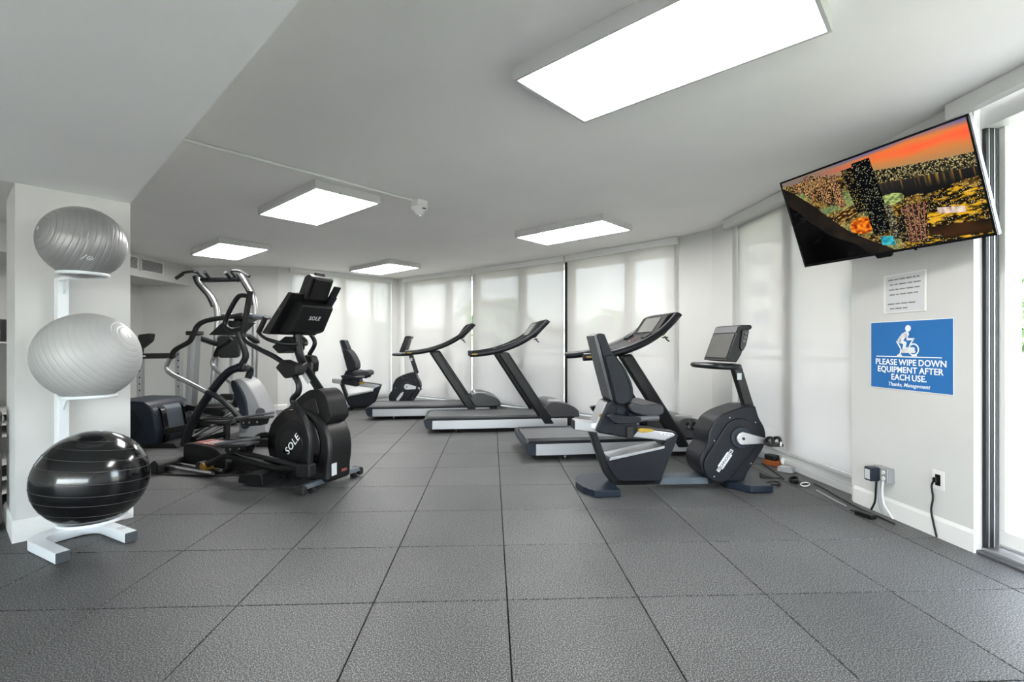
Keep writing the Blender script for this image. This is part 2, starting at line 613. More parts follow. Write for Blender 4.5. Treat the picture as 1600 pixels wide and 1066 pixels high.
def shade(P, d, n, t0, t1, z0, z1, label, cass=(0.04, 0.04), chain=True, group='roller shades on the windows', off=0.03, drop=True, recess=0.0):
    """roller shade: boxed head, fabric, hem bar and bead chain; off = distance in front of the wall face"""
    p = P + d * t0 - n * off
    t = thing('roller_shade', label, 'shade', (p.x, p.y, 0), frame_rot(d), group)
    w = t1 - t0
    MB().span((-cass[0], -.035 - recess, z1 - .095), (w + cass[1], .026 - recess, z1 - .002)).build('cassette', 'trim_paint', t, 0.005)
    if drop:
        MB().span((0, -.0012, z0 + .02), (w, .0012, z1 - (.092 if recess else .09))).build('fabric', 'shade', t, smooth=0)
        MB().span((0, -.012, z0), (w, .012, z0 + .028)).build('hem_bar', 'frame_alu', t, 0.004)
    if chain:
        ch = MB()
        x = w - .02 if chain == 'r' else .02
        ch.tube([(x, -.022, 2.48), (x, -.022, .75), (x + .006, -.024, .70), (x + .014, -.022, .75), (x + .014, -.022, 2.48)], .0018, 5)
        ch.build('bead_chain', 'cord_grey', t)
    return t

WZ0, WZ1 = 0.10, 2.52
# back wall on the left, plain
wall('wall_back', L1, C1, ext=(0.16, 0.0))
wall('wall_left', L0, L1)
# left window wall
P, d, n, ln = C1, None, None, None
a, b = on_line(452, C1, C2), on_line(613, C1, C2)
hole = (a + 0.02, b - 0.02, WZ0, WZ1)
P, d, n, ln = wall('wall_window_left', C1, C2, [hole], ext=(0.0, 0.0))
window(1, P, d, n, *hole, [(on_line(535, C1, C2) + .04, 0.12), (b - 0.42, 0.05)], 'tall window behind the corner recumbent bike')
shade(P, d, n, a + .03, b - .06, 0.12, ZC, 'pale solar roller shade on the window behind the black elliptical console', chain='l')
# long window wall
facets = [(C2, M1), (M1, M2), (M2, M3)]
edges = [(634, 738.5), (741.5, 882.5), (888.5, 1059)]
labs = ['tall window behind the treadmill by the corner bike', 'tall window behind the middle treadmill', 'tall window behind the treadmill next to the upright pier']
shl = ['pale solar roller shade ending at the corner pier, first of three', 'pale solar roller shade between two others, behind the middle treadmill', 'pale solar roller shade beside the dark open slit and the grey pier']
mul = [694, 808, 974]
for k, (A, B) in enumerate(facets):
    s0, s1 = on_line(edges[k][0], A, B), on_line(edges[k][1], A, B)
    ln = (Vector(B) - Vector(A)).length
    hole = (max(s0, .03) + (.03 if k == 0 else 0), min(s1, ln - .03), WZ0, WZ1)
    P, d, n, ln = wall('wall_window_%d' % (k + 1), A, B, [hole])
    window(k + 2, P, d, n, *hole, [(on_line(mul[k], A, B) + .05, 0.14)], labs[k])
    shade(P, d, n, s0, s1, 0.12, ZC, shl[k], cass=(0.02 if k else .05, 0.01 if k < 2 else .02), chain='r' if k == 2 else False)
    lk = MB().span((0.02, -.05, 0), (ln - .04, 0.0, .10)).build('trim_%d' % (4 + k), 'frame_alu', bev=.006)
    lk.location = (P.x, P.y, 0); lk.rotation_euler = (0, 0, frame_rot(d)); struct(lk, 'sill kerb under the long window wall')
wall('wall_pier', M3, C4)
# dark steel post standing in the slit between the second and third shade
P, d = Vector(M2), (Vector(M3) - Vector(M2)).normalized()
pp = P - Vector((-d.y, d.x)) * .004
po = MB().span((-0.022, -.010, 0.11), (0.030, .012, 2.49)).build('trim_1', 'frame_dark', bev=0.003)
po.location = (pp.x, pp.y, 0); po.rotation_euler = (0, 0, frame_rot(d)); struct(po, 'dark metal window post in the slit between shades')
# right wall: window, sign panel, door opening
a, b = on_line(1143, C4, C5), on_line(1334, C4, C5)
hole = (a + .02, b - .02, -0.06, 2.50)
PR, dR, nR, lnR = wall('wall_right', C4, C5, [hole])
window(5, PR, dR, nR, hole[0], hole[1], 0.13, 2.50, [(on_line(1240, C4, C5) - .18, 0.16)], 'tall window beside the wipe down sign', off=.125)
shade(PR, dR, nR, a + .03, b - .028, 0.15, ZC, 'wide solar roller shade on the window next to the blue sign', cass=(0.10, .03), chain='r', off=-.055, recess=.085)
# low white track and grey kerb along that window
k1 = MB().span((a + .022, .10, 0), (b - .022, .16, .060)).build('trim_2', 'frame_alu', bev=.006)
k2 = MB().span((a + .022, .115, .061), (b - .022, .16, .129)).build('trim_3', 'trim_paint', bev=.006)
fb = MB().prism([tuple(PR + dR * (a + .02)), tuple(PR + dR * (b - .02)), tuple(PR + dR * (b - .02) + nR * .16), tuple(PR + dR * (a + .02) + nR * .16)], -.06, -.0005, 'z').build('tile', 'tile', smooth=0)
fb.parent = floor                                     # rubber flooring runs into the window recess
for k in (k1, k2):
    k.location = (PR.x, PR.y, 0); k.rotation_euler = (0, 0, frame_rot(dR)); struct(k, 'sill kerb under the right window')
# wall beyond the door opening and behind the camera
wall('wall_right_near', DOOR_END, D0)
P, d, n, ln = wall('wall_rear', D0, L0, [(0.5, 9.0, 0.12, 2.10)], ext=(0.16, 0.16))
window(6, P, d, n, 0.5, 9.0, 0.12, 2.10, [(2.2, .08), (3.9, .08), (5.6, .08), (7.3, .08)], 'added wide window across the unseen rear of the room')  # added behind the camera to bring daylight onto column and soffit
# end of the sign wall: jamb returning to the sliding door track
jd = (Vector(C5) - Vector(C4)).normalized(); jn = Vector((-jd.y, jd.x))
rzR = frame_rot(jd)
door = bpy.data.objects.new('door_1', None); C.objects.link(door)
door.location = (C5[0], C5[1], 0); door.rotation_euler = (0, 0, rzR); struct(door, 'sliding glass door beside the sign wall')
# local frame of the door: x runs towards the camera along the wall, y points outdoors
DL = 6.92  # door run lengthened behind the camera to let in more daylight
MB().span((-0.02, .165, 0), (DL, .30, .05)).build('threshold', 'frame_alu', door, .004)
MB().span((0.0, .045, 0.0), (DL, .165, .028)).build('sill_track', 'alu', door, .003)
MB().span((-.01, .0, -.06), (DL, .17, .0)).build('sill_bed', 'joint', door)
MB().span((.0, .001, .0), (DL, .045, .012)).build('sill_strip', 'grey_plastic', door, .002)
MB().span((0.0, .04, 2.40), (DL, .30, 2.59)).build('door_head', 'frame_alu', door, .004)
for y0, y1, m in ((.05, .066, 'frame_dark'), (.068, .074, 'alu'), (.076, .098, 'frame_dark'), (.100, .108, 'alu'), (.112, .130, 'grey_plastic')):
    MB().span((0.002, y0, .03), (.022, y1, 2.40)).build('door_channel', m, door, .002)
MB().span((-.155, .165, .05), (-.005, .30, 2.4)).build('door_post', 'frame_alu', door, .004)
MB().span((.004, .134, .05), (DL, .16, .13)).build('door_rail', 'trim_paint', door, .003)
for a_, b_ in ((.004, .05), (1.22, 1.27), (2.44, 2.49), (3.68, 3.73), (5.15, 5.2), (DL - .05, DL)):
    MB().span((a_, .134, .13), (b_, .16, 2.40)).build('door_stile', 'trim_paint', door, .003)
for a_, b_ in ((.05, 1.22), (1.27, 2.44), (2.49, 3.68), (3.73, 5.15), (5.2, DL - .05)):
    MB().span((a_, .144, .13), (b_, .150, 2.40)).build('pane', 'glass', door, smooth=0)
shade(Vector(C5), jd, jn, 0.05, 1.22, 2.3, ZC, 'raised roller shade in its box over the sliding door', cass=(.16, .02), chain=False, drop=False)
shade(Vector(C5), jd, jn, 1.28, 6.88, 0.12, ZC, 'added unseen roller shade dimming the further panels of the sliding door', cass=(.02, .04), chain=False)  # added out of view to cut the daylight from the right

# column
cd = (COLB - COLA).normalized(); cn = Vector((-cd.y, cd.x))
ca, cb = COLA, COLB
struct(MB().prism([tuple(ca), tuple(cb), tuple(cb + cn * .55), tuple(ca + cn * .55)], 0, 2.14, 'z').build('wall_column', 'wall_paint', smooth=0), 'white square column behind the stack of exercise balls')
def baseboard(name, P, Q, h=.10, t=.014, label=None):
    P, Q = Vector(P), Vector(Q)
    dd = (Q - P).normalized(); ln = (Q - P).length
    mb = MB().prism([(0, 0), (-t, 0), (-t, h - .02), (-t * .6, h - .008), (-t * .35, h), (0, h)], 0, ln, 'x')
    o = mb.build(name, 'trim_paint', smooth=0)
    o.location = (P.x, P.y, 0); o.rotation_euler = (0, 0, frame_rot(dd)); struct(o, label)
e = .0
baseboard('baseboard_column', COLA - cd * .014, COLB + cd * .014, .13)
baseboard('baseboard_column_side', COLA + cn * .55, COLA + Vector((0, 0)), .13)
baseboard('baseboard_right', PR + dR * (on_line(1336, C4, C5)), PR + dR * (lnR + .014), .125)
baseboard('baseboard_back', L1, C1)
baseboard('baseboard_left_window', C1, Vector(C1) + (Vector(C2) - Vector(C1)).normalized() * .16)
baseboard('baseboard_pier', M3, C4)
# bulkhead with air vents on the left
struct(MB().span((-6.69, soff_l.y + 4.0, 2.24), (-5.80, 8.745, ZC - .001)).build('ceiling_bulkhead', 'wall_paint', smooth=0), 'white bulkhead box under the ceiling')
def vent(y0, y1, label):
    v = thing('air_vent', label, 'vent', (-5.798, y0, 0), 0, 'air vents on the bulkhead')
    w = y1 - y0
    MB().span((0, .015, 2.35), (.004, w - .015, 2.52)).build('backing', 'grey_plastic', v)
    for a, b in (((0, 0, 2.33), (.014, w, 2.352)), ((0, 0, 2.518), (.014, w, 2.54)), ((0, 0, 2.352), (.014, .02, 2.518)), ((0, w - .02, 2.352), (.014, w, 2.518))):
        MB().span(a, b).build('vent_frame', 'fixture_white', v, .002)
    for k in range(9):
        z = 2.362 + k * .018
        MB().box((.008, w / 2, z), (.012, w - .04, .003), Matrix.Rotation(R(35), 3, 'Y')).build('slat', 'fixture_white', v, smooth=0)
vent(6.78, 7.51, 'louvred air vent on the bulkhead next to the white column')
vent(7.555, 8.05, 'louvred air vent on the bulkhead next to the pull-up tower')

# ------------------------------------------------------------ ceiling lights, conduit, detector
def panel(cx, cy, label):
    t = thing('ceiling_light', label, 'light', (cx, cy, ZC), R(-42.3), 'surface mounted ceiling panels')
    lx, ly, hh = .635, .32, .075
    for a, b in (((-lx, -ly, -hh), (lx, -ly + .018, 0)), ((-lx, ly - .018, -hh), (lx, ly, 0)), ((-lx, -ly + .018, -hh), (-lx + .018, ly - .018, 0)), ((lx - .018, -ly + .018, -hh), (lx, ly - .018, 0))):
        MB().span(a, b).build('frame', 'led_frame', t, .002)
    MB().span((-lx + .018, -ly + .018, -hh + .006), (lx - .018, ly - .018, -hh + .014)).build('diffuser', 'led', t, smooth=0)
    return t
panel(.688, 2.265, 'bright rectangular ceiling panel light over the open floor near the television')
panel(-1.93, 4.79, 'bright rectangular ceiling panel light beside the conduit and detector')
panel(-4.10, 7.02, 'bright rectangular ceiling panel light by the bulkhead vents and pull-up tower')
panel(.72, 5.86, 'bright rectangular ceiling panel light above the treadmills and long window')
panel(-2.28, 8.63, 'bright rectangular ceiling panel light by the far window corner')

MB_c = MB().tube([(-2.26, 3.28, ZC - .013), (-.965, 4.69, ZC - .013)], .012, 10).build('conduit', 'fixture_white')
tag(MB_c, 'thin white conduit pipe running across the ceiling to the detector', 'pipe')
sd = thing('smoke_detector', 'small white ceiling detector dome on a junction box at the conduit end', 'detector', (-.905, 4.745, ZC), R(47))
MB().box((0, 0, -.03), (.12, .11, .06)).build('box', 'fixture_white', sd, .006)
MB().lathe([(0, -.06), (.075, -.06), (.082, -.07), (.078, -.085), (.05, -.105), (.045, -.12), (.025, -.14), (0, -.145)], n=28).build('dome', 'fixture_white', sd)
MB().box((0, -.066, -.088), (.04, .02, .010)).build('slot', 'black', sd)
MB().lathe([(0, -.138), (.022, -.142), (.018, -.155), (0, -.16)], n=20).build('lens', 'chrome', sd)

# ------------------------------------------------------------ treadmills
def make_treadmill(label):
    t = thing('treadmill', label, 'treadmill', group='treadmills facing the windows')
    W = .44
    for s in (-1, 1):
        y0, y1 = sorted((s * W, s * (W - .05)))
        MB().span((.10, y0, .055), (1.93, y1, .172)).build('side_panel', 'alu_panel', t, .006)
        yy = sorted((s * W, s * (W - .14)))
        MB().prism(fillet([(.0, .172), (1.66, .172), (1.66, .203), (.03, .203)], [.01, .01, .01, .02]), yy[0], yy[1]).build('foot_rail', 'navy', t, .006)
        ym = sorted((s * (W + .005), s * (W - .075)))
        MB().prism([(.965, 1.065), (1.605, .085), (1.775, .085), (1.115, 1.085)], ym[0], ym[1]).build('mast', 'tube_dark', t, .032, 4)
        hr = [(.60, 1.050), (.73, 1.058), (.93, 1.088), (1.11, 1.140), (1.28, 1.210), (1.44, 1.302), (1.56, 1.400), (1.655, 1.497)]
        hb = MB().tube(catmull([(x, s * (.40 if x < 1.2 else .40 - (x - 1.2) * .14), z) for x, z in hr], 5), .040, 14, sy=.85).build('handrail', 'tube_navy', t)
        MB().span((.625, s * .434 - .0015, 1.042), (.70, s * .434 + .0015, 1.062)).build('badge', 'gold', hb, .001)
    MB().prism(fillet([(-.015, .185), (.005, .10), (.03, .06), (.10, .053), (.10, .185)], [.02, .03, .02, 0, 0]), -W, W).build('rear_cap', 'navy_base', t, .012)
    MB().prism(fillet([(.03, .175), (1.62, .175), (1.62, .206), (.03, .206)], [.014, .0, .0, .015]), -.295, .295).build('running_belt', 'belt', t, .002)
    MB().prism(fillet([(1.60, .175), (1.60, .26), (1.66, .372), (1.72, .394), (1.82, .390), (2.01, .338), (2.11, .270), (2.12, .178)], [0, .04, .05, .05, .08, .08, .05, .02]), -.375, .375).build('motor_hood', 'hood', t, .045, 4)
    MB().lathe([(0, .0), (.10, .0), (.095, .012), (0, .016)], n=28).build('hood_badge', 'silver_print', t, loc=(1.80, -.18, .386)).scale = (1, .6, 1)
    MB().prism(fillet([(1.62, -.42), (1.95, -.42), (2.07, -.30), (2.07, .30), (1.95, .42), (1.62, .42)], .03), .055, .172, 'z').build('front_frame', 'charcoal', t, .01)
    MB().prism([(.12, .07), (1.60, .07), (1.60, .16), (.12, .16)], -.38, .38).build('deck_frame', 'charcoal', t)
    # console between the rails
    MB().prism(fillet([(1.06, 1.118), (1.28, 1.200), (1.43, 1.285), (1.42, 1.305), (1.26, 1.222), (1.05, 1.140)], .008), -.36, .36).build('control_panel', 'tube_navy', t, .008)
    MB().tube(catmull([(.98, -.37, 1.11), (.98, -.2, 1.12), (.98, .2, 1.12), (.98, .37, 1.11)], 5), .020, 10).build('front_bar', 'tube_navy', t)
    cz = MB().prism(fillet([(1.40, 1.285), (1.55, 1.50), (1.66, 1.535), (1.72, 1.50), (1.50, 1.27)], [.015, .03, .03, .02, .02]), -.325, .325).build('console', 'charcoal', t, .012)
    M = plane_M((1.476, 0, 1.401), (0, -1, 0), (.15, 0, .215))
    sc = MB().box((0, 0, 0), (.42, .20, .006)).build('screen', 'screen_grey', cz, .001); sc.matrix_local = M
    for y in (-.27, .27):
        MB().box((1.34, y, 1.262), (.10, .10, .05), Matrix.Rotation(R(-30), 3, 'Y')).build('cup_holder', 'black', t, .01)
    for k in range(5):
        MB().box((1.17 + .035 * k, -.02, 1.176 + .018 * k), (.018, .10, .012), Matrix.Rotation(R(-27), 3, 'Y')).build('button', 'grey_plastic' if k % 2 else 'label_red', t, .002)
    MB().curve([(1.50, -.36, 1.27), (1.52, -.36, 1.235), (1.55, -.36, 1.215)], .008, 4, 8).build('hook', 'black', t)
    MB().span((1.475, -.38, 1.248), (1.53, -.34, 1.262)).build('hook_plate', 'black', t, .002)
    for x in (.42, 1.85):
        for y in (-.36, .36):
            f = MB().tube([(x, y, .0), (x, y, .06)], .010, 10).build('foot', 'chrome', t)
            MB().disc((x, y, .006), .028, .012, 'z', 16).build('foot_pad', 'rubber', f)
    return t
YT = R(7)
tr = make_treadmill('black and silver treadmill with grey screen behind the nearer recumbent bike')
tr.location = (.09, 5.32, 0); tr.rotation_euler = (0, 0, YT)
dup(tr, (-1.21, 6.83, 0), YT, 'middle treadmill of three, standing between the other two treadmills')
dup(tr, (-2.33, 7.98, 0), YT, 'treadmill right in front of the corner recumbent bike')
sk = MB().tube([(1.15, -.33, 1.10), (1.15, -.335, .99)], .002, 5).build('safety_key_cord', 'cord_black', tr)
MB().box((1.15, -.335, .965), (.022, .012, .05)).build('safety_key', 'black', sk, .003)

# ------------------------------------------------------------ recumbent bikes
def make_bike(label):
    b = thing('recumbent_bike', label, 'exercise bike', group='recumbent bikes')
    def foot(x0, x1, bulge, name):
        pl = [(x0 + .095 * bulge, -.255), (x1, -.255), (x1, .255), (x0 + .095 * bulge, .255), (x0 + .03 * bulge, .14), (x0, .0), (x0 + .03 * bulge, -.14)] if bulge > 0 else \
             [(x0, -.255), (x1, -.255), (x1, .255), (x0, .255), (x0 - .12, .10), (x0 - .12, -.10)]
        o = MB().prism(fillet(pl, .012), .004, .058, 'z').build(name, 'navy_base', b, .008, 3)
    foot(-.10, .20, 1, 'rear_foot')
    foot(1.255, 1.44, -1, 'front_foot')
    # base beam, rear leg, shroud
    MB().beam((.20, 0, .052), (1.22, 0, .046), .09, .045).build('base_beam', 'tube_dark', b, .008)
    MB().prism(fillet([(.575, .040), (.60, .092), (.975, .088), (.99, .036)], .008), -.085, .085).build('base_cover', 'steel_blue', b, .006)
    MB().prism(fillet([(.002, .475), (.062, .475), (.155, .225), (.20, .12), (.26, .075), (.56, .075), (.56, .032), (.22, .032), (.15, .09), (.10, .20)], [0, 0, .05, .06, .05, 0, 0, .05, .05, .05]), -.045, .045).build('rear_leg', 'tube_dark', b, .010)
    MB().prism(fillet([(.135, .235), (.61, .335), (.60, .36), (.64, .40), (.735, .44), (.585, .075), (.25, .075), (.195, .12)], [.01, .01, .01, 0, .01, .01, .04, .04]), -.085, .085).build('shroud', 'navy', b, .008)
    MB().prism(fillet([(.15, .245), (.61, .338), (.61, .358), (.16, .272)], .006), -.10, .10).build('shroud_trim', 'alu', b, .006)
    MB().prism(fillet([(.60, .36), (.655, .46), (.74, .45), (.60, .075), (.555, .075)], .01), -.05, .05).build('front_strut', 'navy', b, .01)
    MB().prism([(-.12, .488), (-.12, .572), (.70, .455), (.74, .42), (.66, .385)], -.055, .055).build('seat_rail', 'alu', b, .008)
    MB().prism([(.36, .512), (.72, .461), (.72, .452), (.36, .503)], -.057, .057).build('rail_scale', 'black', b)
    for k in range(3):
        MB().box((.60 + .03 * k, -.0575, .448 - .0065 * k), (.012, .003, .010)).build('rail_mark', 'print_white', b, smooth=0)
    MB().span((-.128, -.05, .495), (-.115, .05, .565)).build('rail_cap', 'black', b, .004)
    # seat carriage, cushions
    ca_ = MB().prism(fillet([(.135, .72), (.034, .50), (.06, .475), (.33, .425), (.385, .49), (.37, .56), (.27, .72), (.21, .735)], .02), -.13, .13).build('carriage', 'navy', b, .014, 3)
    MB().prism(fillet([(.118, .715), (.025, .505), (.042, .495), (.140, .718)], .004), -.10, .10).build('carriage_trim', 'alu', ca_, .004)
    MB().disc((.235, -.134, .655), .036, .010, 'y', 28).build('pivot_knob', 'navy_base', ca_, .002)
    MB().disc((.085, -.104, .61), .016, .006, 'y', 20).build('badge', 'gold', ca_)
    MB().span((.28, -.15, .43), (.335, -.13, .53)).build('lever_box', 'black', ca_, .006)
    MB().prism(fillet([(.36, .50), (.385, .515), (.48, .508), (.50, .492), (.40, .478)], .008), -.175, -.14).build('yellow_lever', 'yellow', ca_, .004)
    MB().prism(fillet([(.265, .70), (.30, .725), (.40, .705), (.50, .718), (.555, .70), (.565, .635), (.47, .60), (.30, .645)], .03), -.22, .22).build('seat', 'seat_grey', b, .04, 4)
    MB().prism(fillet([(.27, .645), (.45, .60), (.52, .60), (.50, .575), (.30, .61)], .01), -.17, .17).build('seat_pan', 'navy', b, .012)
    MB().prism(fillet([(.088, 1.085), (.165, 1.10), (.245, 1.01), (.318, .855), (.320, .74), (.240, .700), (.178, .715)], [.02, .03, .06, .08, .04, .04, .02]), -.20, .20).build('backrest', 'navy_soft', b, .035, 4)
    MB().prism(fillet([(.040, 1.255), (.060, 1.27), (.105, 1.262), (.170, 1.10), (.095, 1.075)], .012), -.135, .135).build('headrest', 'navy_soft', b, .025, 4)
    MB().prism(fillet([(.018, 1.25), (.042, 1.262), (.182, .72), (.150, .75)], .006), -.125, .125).build('back_plate', 'grey_plastic', b, .006)
    MB().curve([(.172, -.201, 1.09), (.235, -.201, .99), (.290, -.201, .86), (.288, -.201, .75)], .004, 5, 6).build('piping', 'navy', b)
    for s in (-1, 1):
        yy = sorted((s * .24, s * .30))
        MB().prism(fillet([(.085, .635), (.12, .585), (.17, .575), (.34, .577), (.345, .62), (.13, .645)], .015), *yy).build('armrest', 'navy', b, .014, 3)
        MB().tube([(.30, s * .27, .605), (.49, s * .27, .612)], .021, 12).build('hand_grip', 'grey_plastic', b)
        MB().beam((.20, s * .13, .56), (.24, s * .26, .59), .05, .03).build('arm_bracket', 'navy', b, .006)
    # drive housing
    out = [(1.02, .572), (1.10, .620), (1.18, .648), (1.275, .676), (1.365, .678), (1.395, .575), (1.445, .50), (1.458, .42), (1.435, .33), (1.36, .225), (1.30, .14), (1.262, .062), (1.00, .062), (.925, .12), (.885, .20), (.892, .285), (.955, .365), (.958, .46)]
    hs = MB().prism(fillet(out, [.05, .05, .05, .02, .015, .04, .05, .06, .06, .05, .03, 0, .05, .06, .06, .06, .03, .06]), -.135, .135).build('drive_housing', 'navy', b, .028, 4)
    ri = MB()
    def capsule(c0, c1, r0, r1, m=20):
        c0, c1 = Vector(c0), Vector(c1)
        an = math.atan2(c1.y - c0.y, c1.x - c0.x)
        return [tuple(c0 + Vector((math.cos(an + PI / 2 + PI * k / m), math.sin(an + PI / 2 + PI * k / m))) * r0) for k in range(m + 1)] + \
               [tuple(c1 + Vector((math.cos(an - PI / 2 + PI * k / m), math.sin(an - PI / 2 + PI * k / m))) * r1) for k in range(m + 1)]
    for s in (-1, 1):
        yy = sorted((s * .125, s * .152))
        MB().prism(capsule((1.05, .20), (1.225, .425), .135, .155), *yy).build('side_cover', 'navy', hs, .010, 3)
        yd = sorted((s * .148, s * .168))
        MB().disc((1.224, s * .156, .424), .088, .022, 'y', 40).build('hub_ring', 'navy_base', hs, .006)
        cr = MB()
        e1 = (1.440, .398) if s < 0 else (1.008, .450)
        cr.prism(capsule((1.224, .424), e1, .052, .017), *sorted((s * .168, s * .192))).build('crank', 'alu', b, .006)
        MB().disc((1.224, s * .195, .424), .011, .010, 'y', 16).build('crank_bolt', 'black', b)
        pd = MB().box((e1[0], s * .25, e1[1] - .012), (.11, .095, .024)).build('pedal', 'black', b, .006)
        ez = e1[1]
        for o_ in (-.03, .03):
            MB().curve([(e1[0] + o_ - .01, s * .205, ez - .01), (e1[0] + o_, s * .215, ez + .028), (e1[0] + o_ + .01, s * .25, ez + .040), (e1[0] + o_, s * .285, ez + .028), (e1[0] + o_, s * .298, ez - .012)], .013, 4, 8).build('pedal_strap', 'rubber', pd)
        MB().box((e1[0] + .02, s * .312, ez + .004), (.016, .006, .034)).build('strap_buckle', 'print_light', pd, .002)
        for q in ((1.14, .585), (1.36, .545), (1.01, .40), (1.32, .21), (1.0, .115)):
            MB().disc((q[0], s * .137 if q[0] > 1.0 else s * .153, q[1]), .006, .006, 'y', 10).build('screw', 'alu', hs)
    # name plate on the cover
    xd = Vector((.58, 0, .815)); yd = Vector((-.815, 0, .58))
    M = plane_M((1.090, -.1535, .242), xd, yd)
    pl = MB().prism(fillet([(-.105, -.014), (-.07, -.014), (-.07, -.025), (.07, -.025), (.07, -.014), (.105, -.014), (.105, .014), (.07, .014), (.07, .025), (-.07, .025), (-.07, .014), (-.105, .014)], .002), 0, .002, 'z').build('name_plate', 'print_light', hs)
    pl.matrix_local = M
    text('TECHNOGYM', .031, 'frame_dark', pl, Matrix.Translation((0, -.001, .0022)), 'lettering', .0006, 0, 1.0)
    # mast, handlebar, monitor
    MB().prism([(1.225, 1.00), (1.335, .66), (1.415, .66), (1.305, 1.00)], -.035, .035).build('mast', 'black', b, .010)
    MB().span((1.262, -.037, .885), (1.30, -.034, .94)).build('label', 'print_light', b, smooth=0)
    hb = [(1.20, -.17, 1.0), (1.10, -.235, 1.0), (.99, -.20, 1.004), (.955, 0, 1.006), (.99, .20, 1.004), (1.10, .235, 1.0), (1.20, .17, 1.0), (1.235, 0, 1.0)]
    MB().tube(catmull(hb, 6, True), .022, 10, True).build('handlebar', 'tube_navy', b)
    MB().box((1.17, 0, 1.005), (.14, .10, .03)).build('handlebar_clamp', 'tube_navy', b, .008)
    mo = MB().prism(fillet([(1.085, 1.045), (1.190, 1.320), (1.205, 1.337), (1.290, 1.337), (1.296, 1.31), (1.262, 1.29), (1.205, 1.10), (1.165, 1.035)], .012), -.195, .195).build('monitor', 'charcoal', b, .010)
    n_ = Vector((-.275, 0, .105)).normalized()
    M = plane_M(Vector((1.1295, 0, 1.168)) + n_ * .002, (0, -1, 0), (.105, 0, .275))
    s_ = MB().box((0, 0, 0), (.33, .21, .006)).build('screen', 'screen_grey', mo, .001); s_.matrix_local = M
    M2 = plane_M(Vector((1.182, 0, 1.305)) + n_ * .002, (0, -1, 0), (.105, 0, .275))
    s2 = MB().box((0, -.006, 0), (.36, .055, .006)).build('monitor_brow', 'grey_plastic', mo, .002); s2.matrix_local = M2
    kp = MB().prism(fillet([(1.205, 1.30), (1.262, 1.295), (1.235, 1.17), (1.205, 1.12), (1.185, 1.15)], .02), -.215, -.19).build('keypad', 'black', mo, .006)
    for k in range(3):
        MB().disc((1.232 - k * .008, -.217, 1.27 - k * .032), .012, .006, 'y', 16).build('key', 'grey_plastic', kp)
    return b
YB = R(5)
bk = make_bike('navy recumbent exercise bike on the open floor beside the right window')
bk.location = (.62, 3.97, 0); bk.rotation_euler = (0, 0, YB)
dup(bk, (-3.12, 8.80, 0), R(4), 'recumbent exercise bike in the far window corner behind a treadmill')

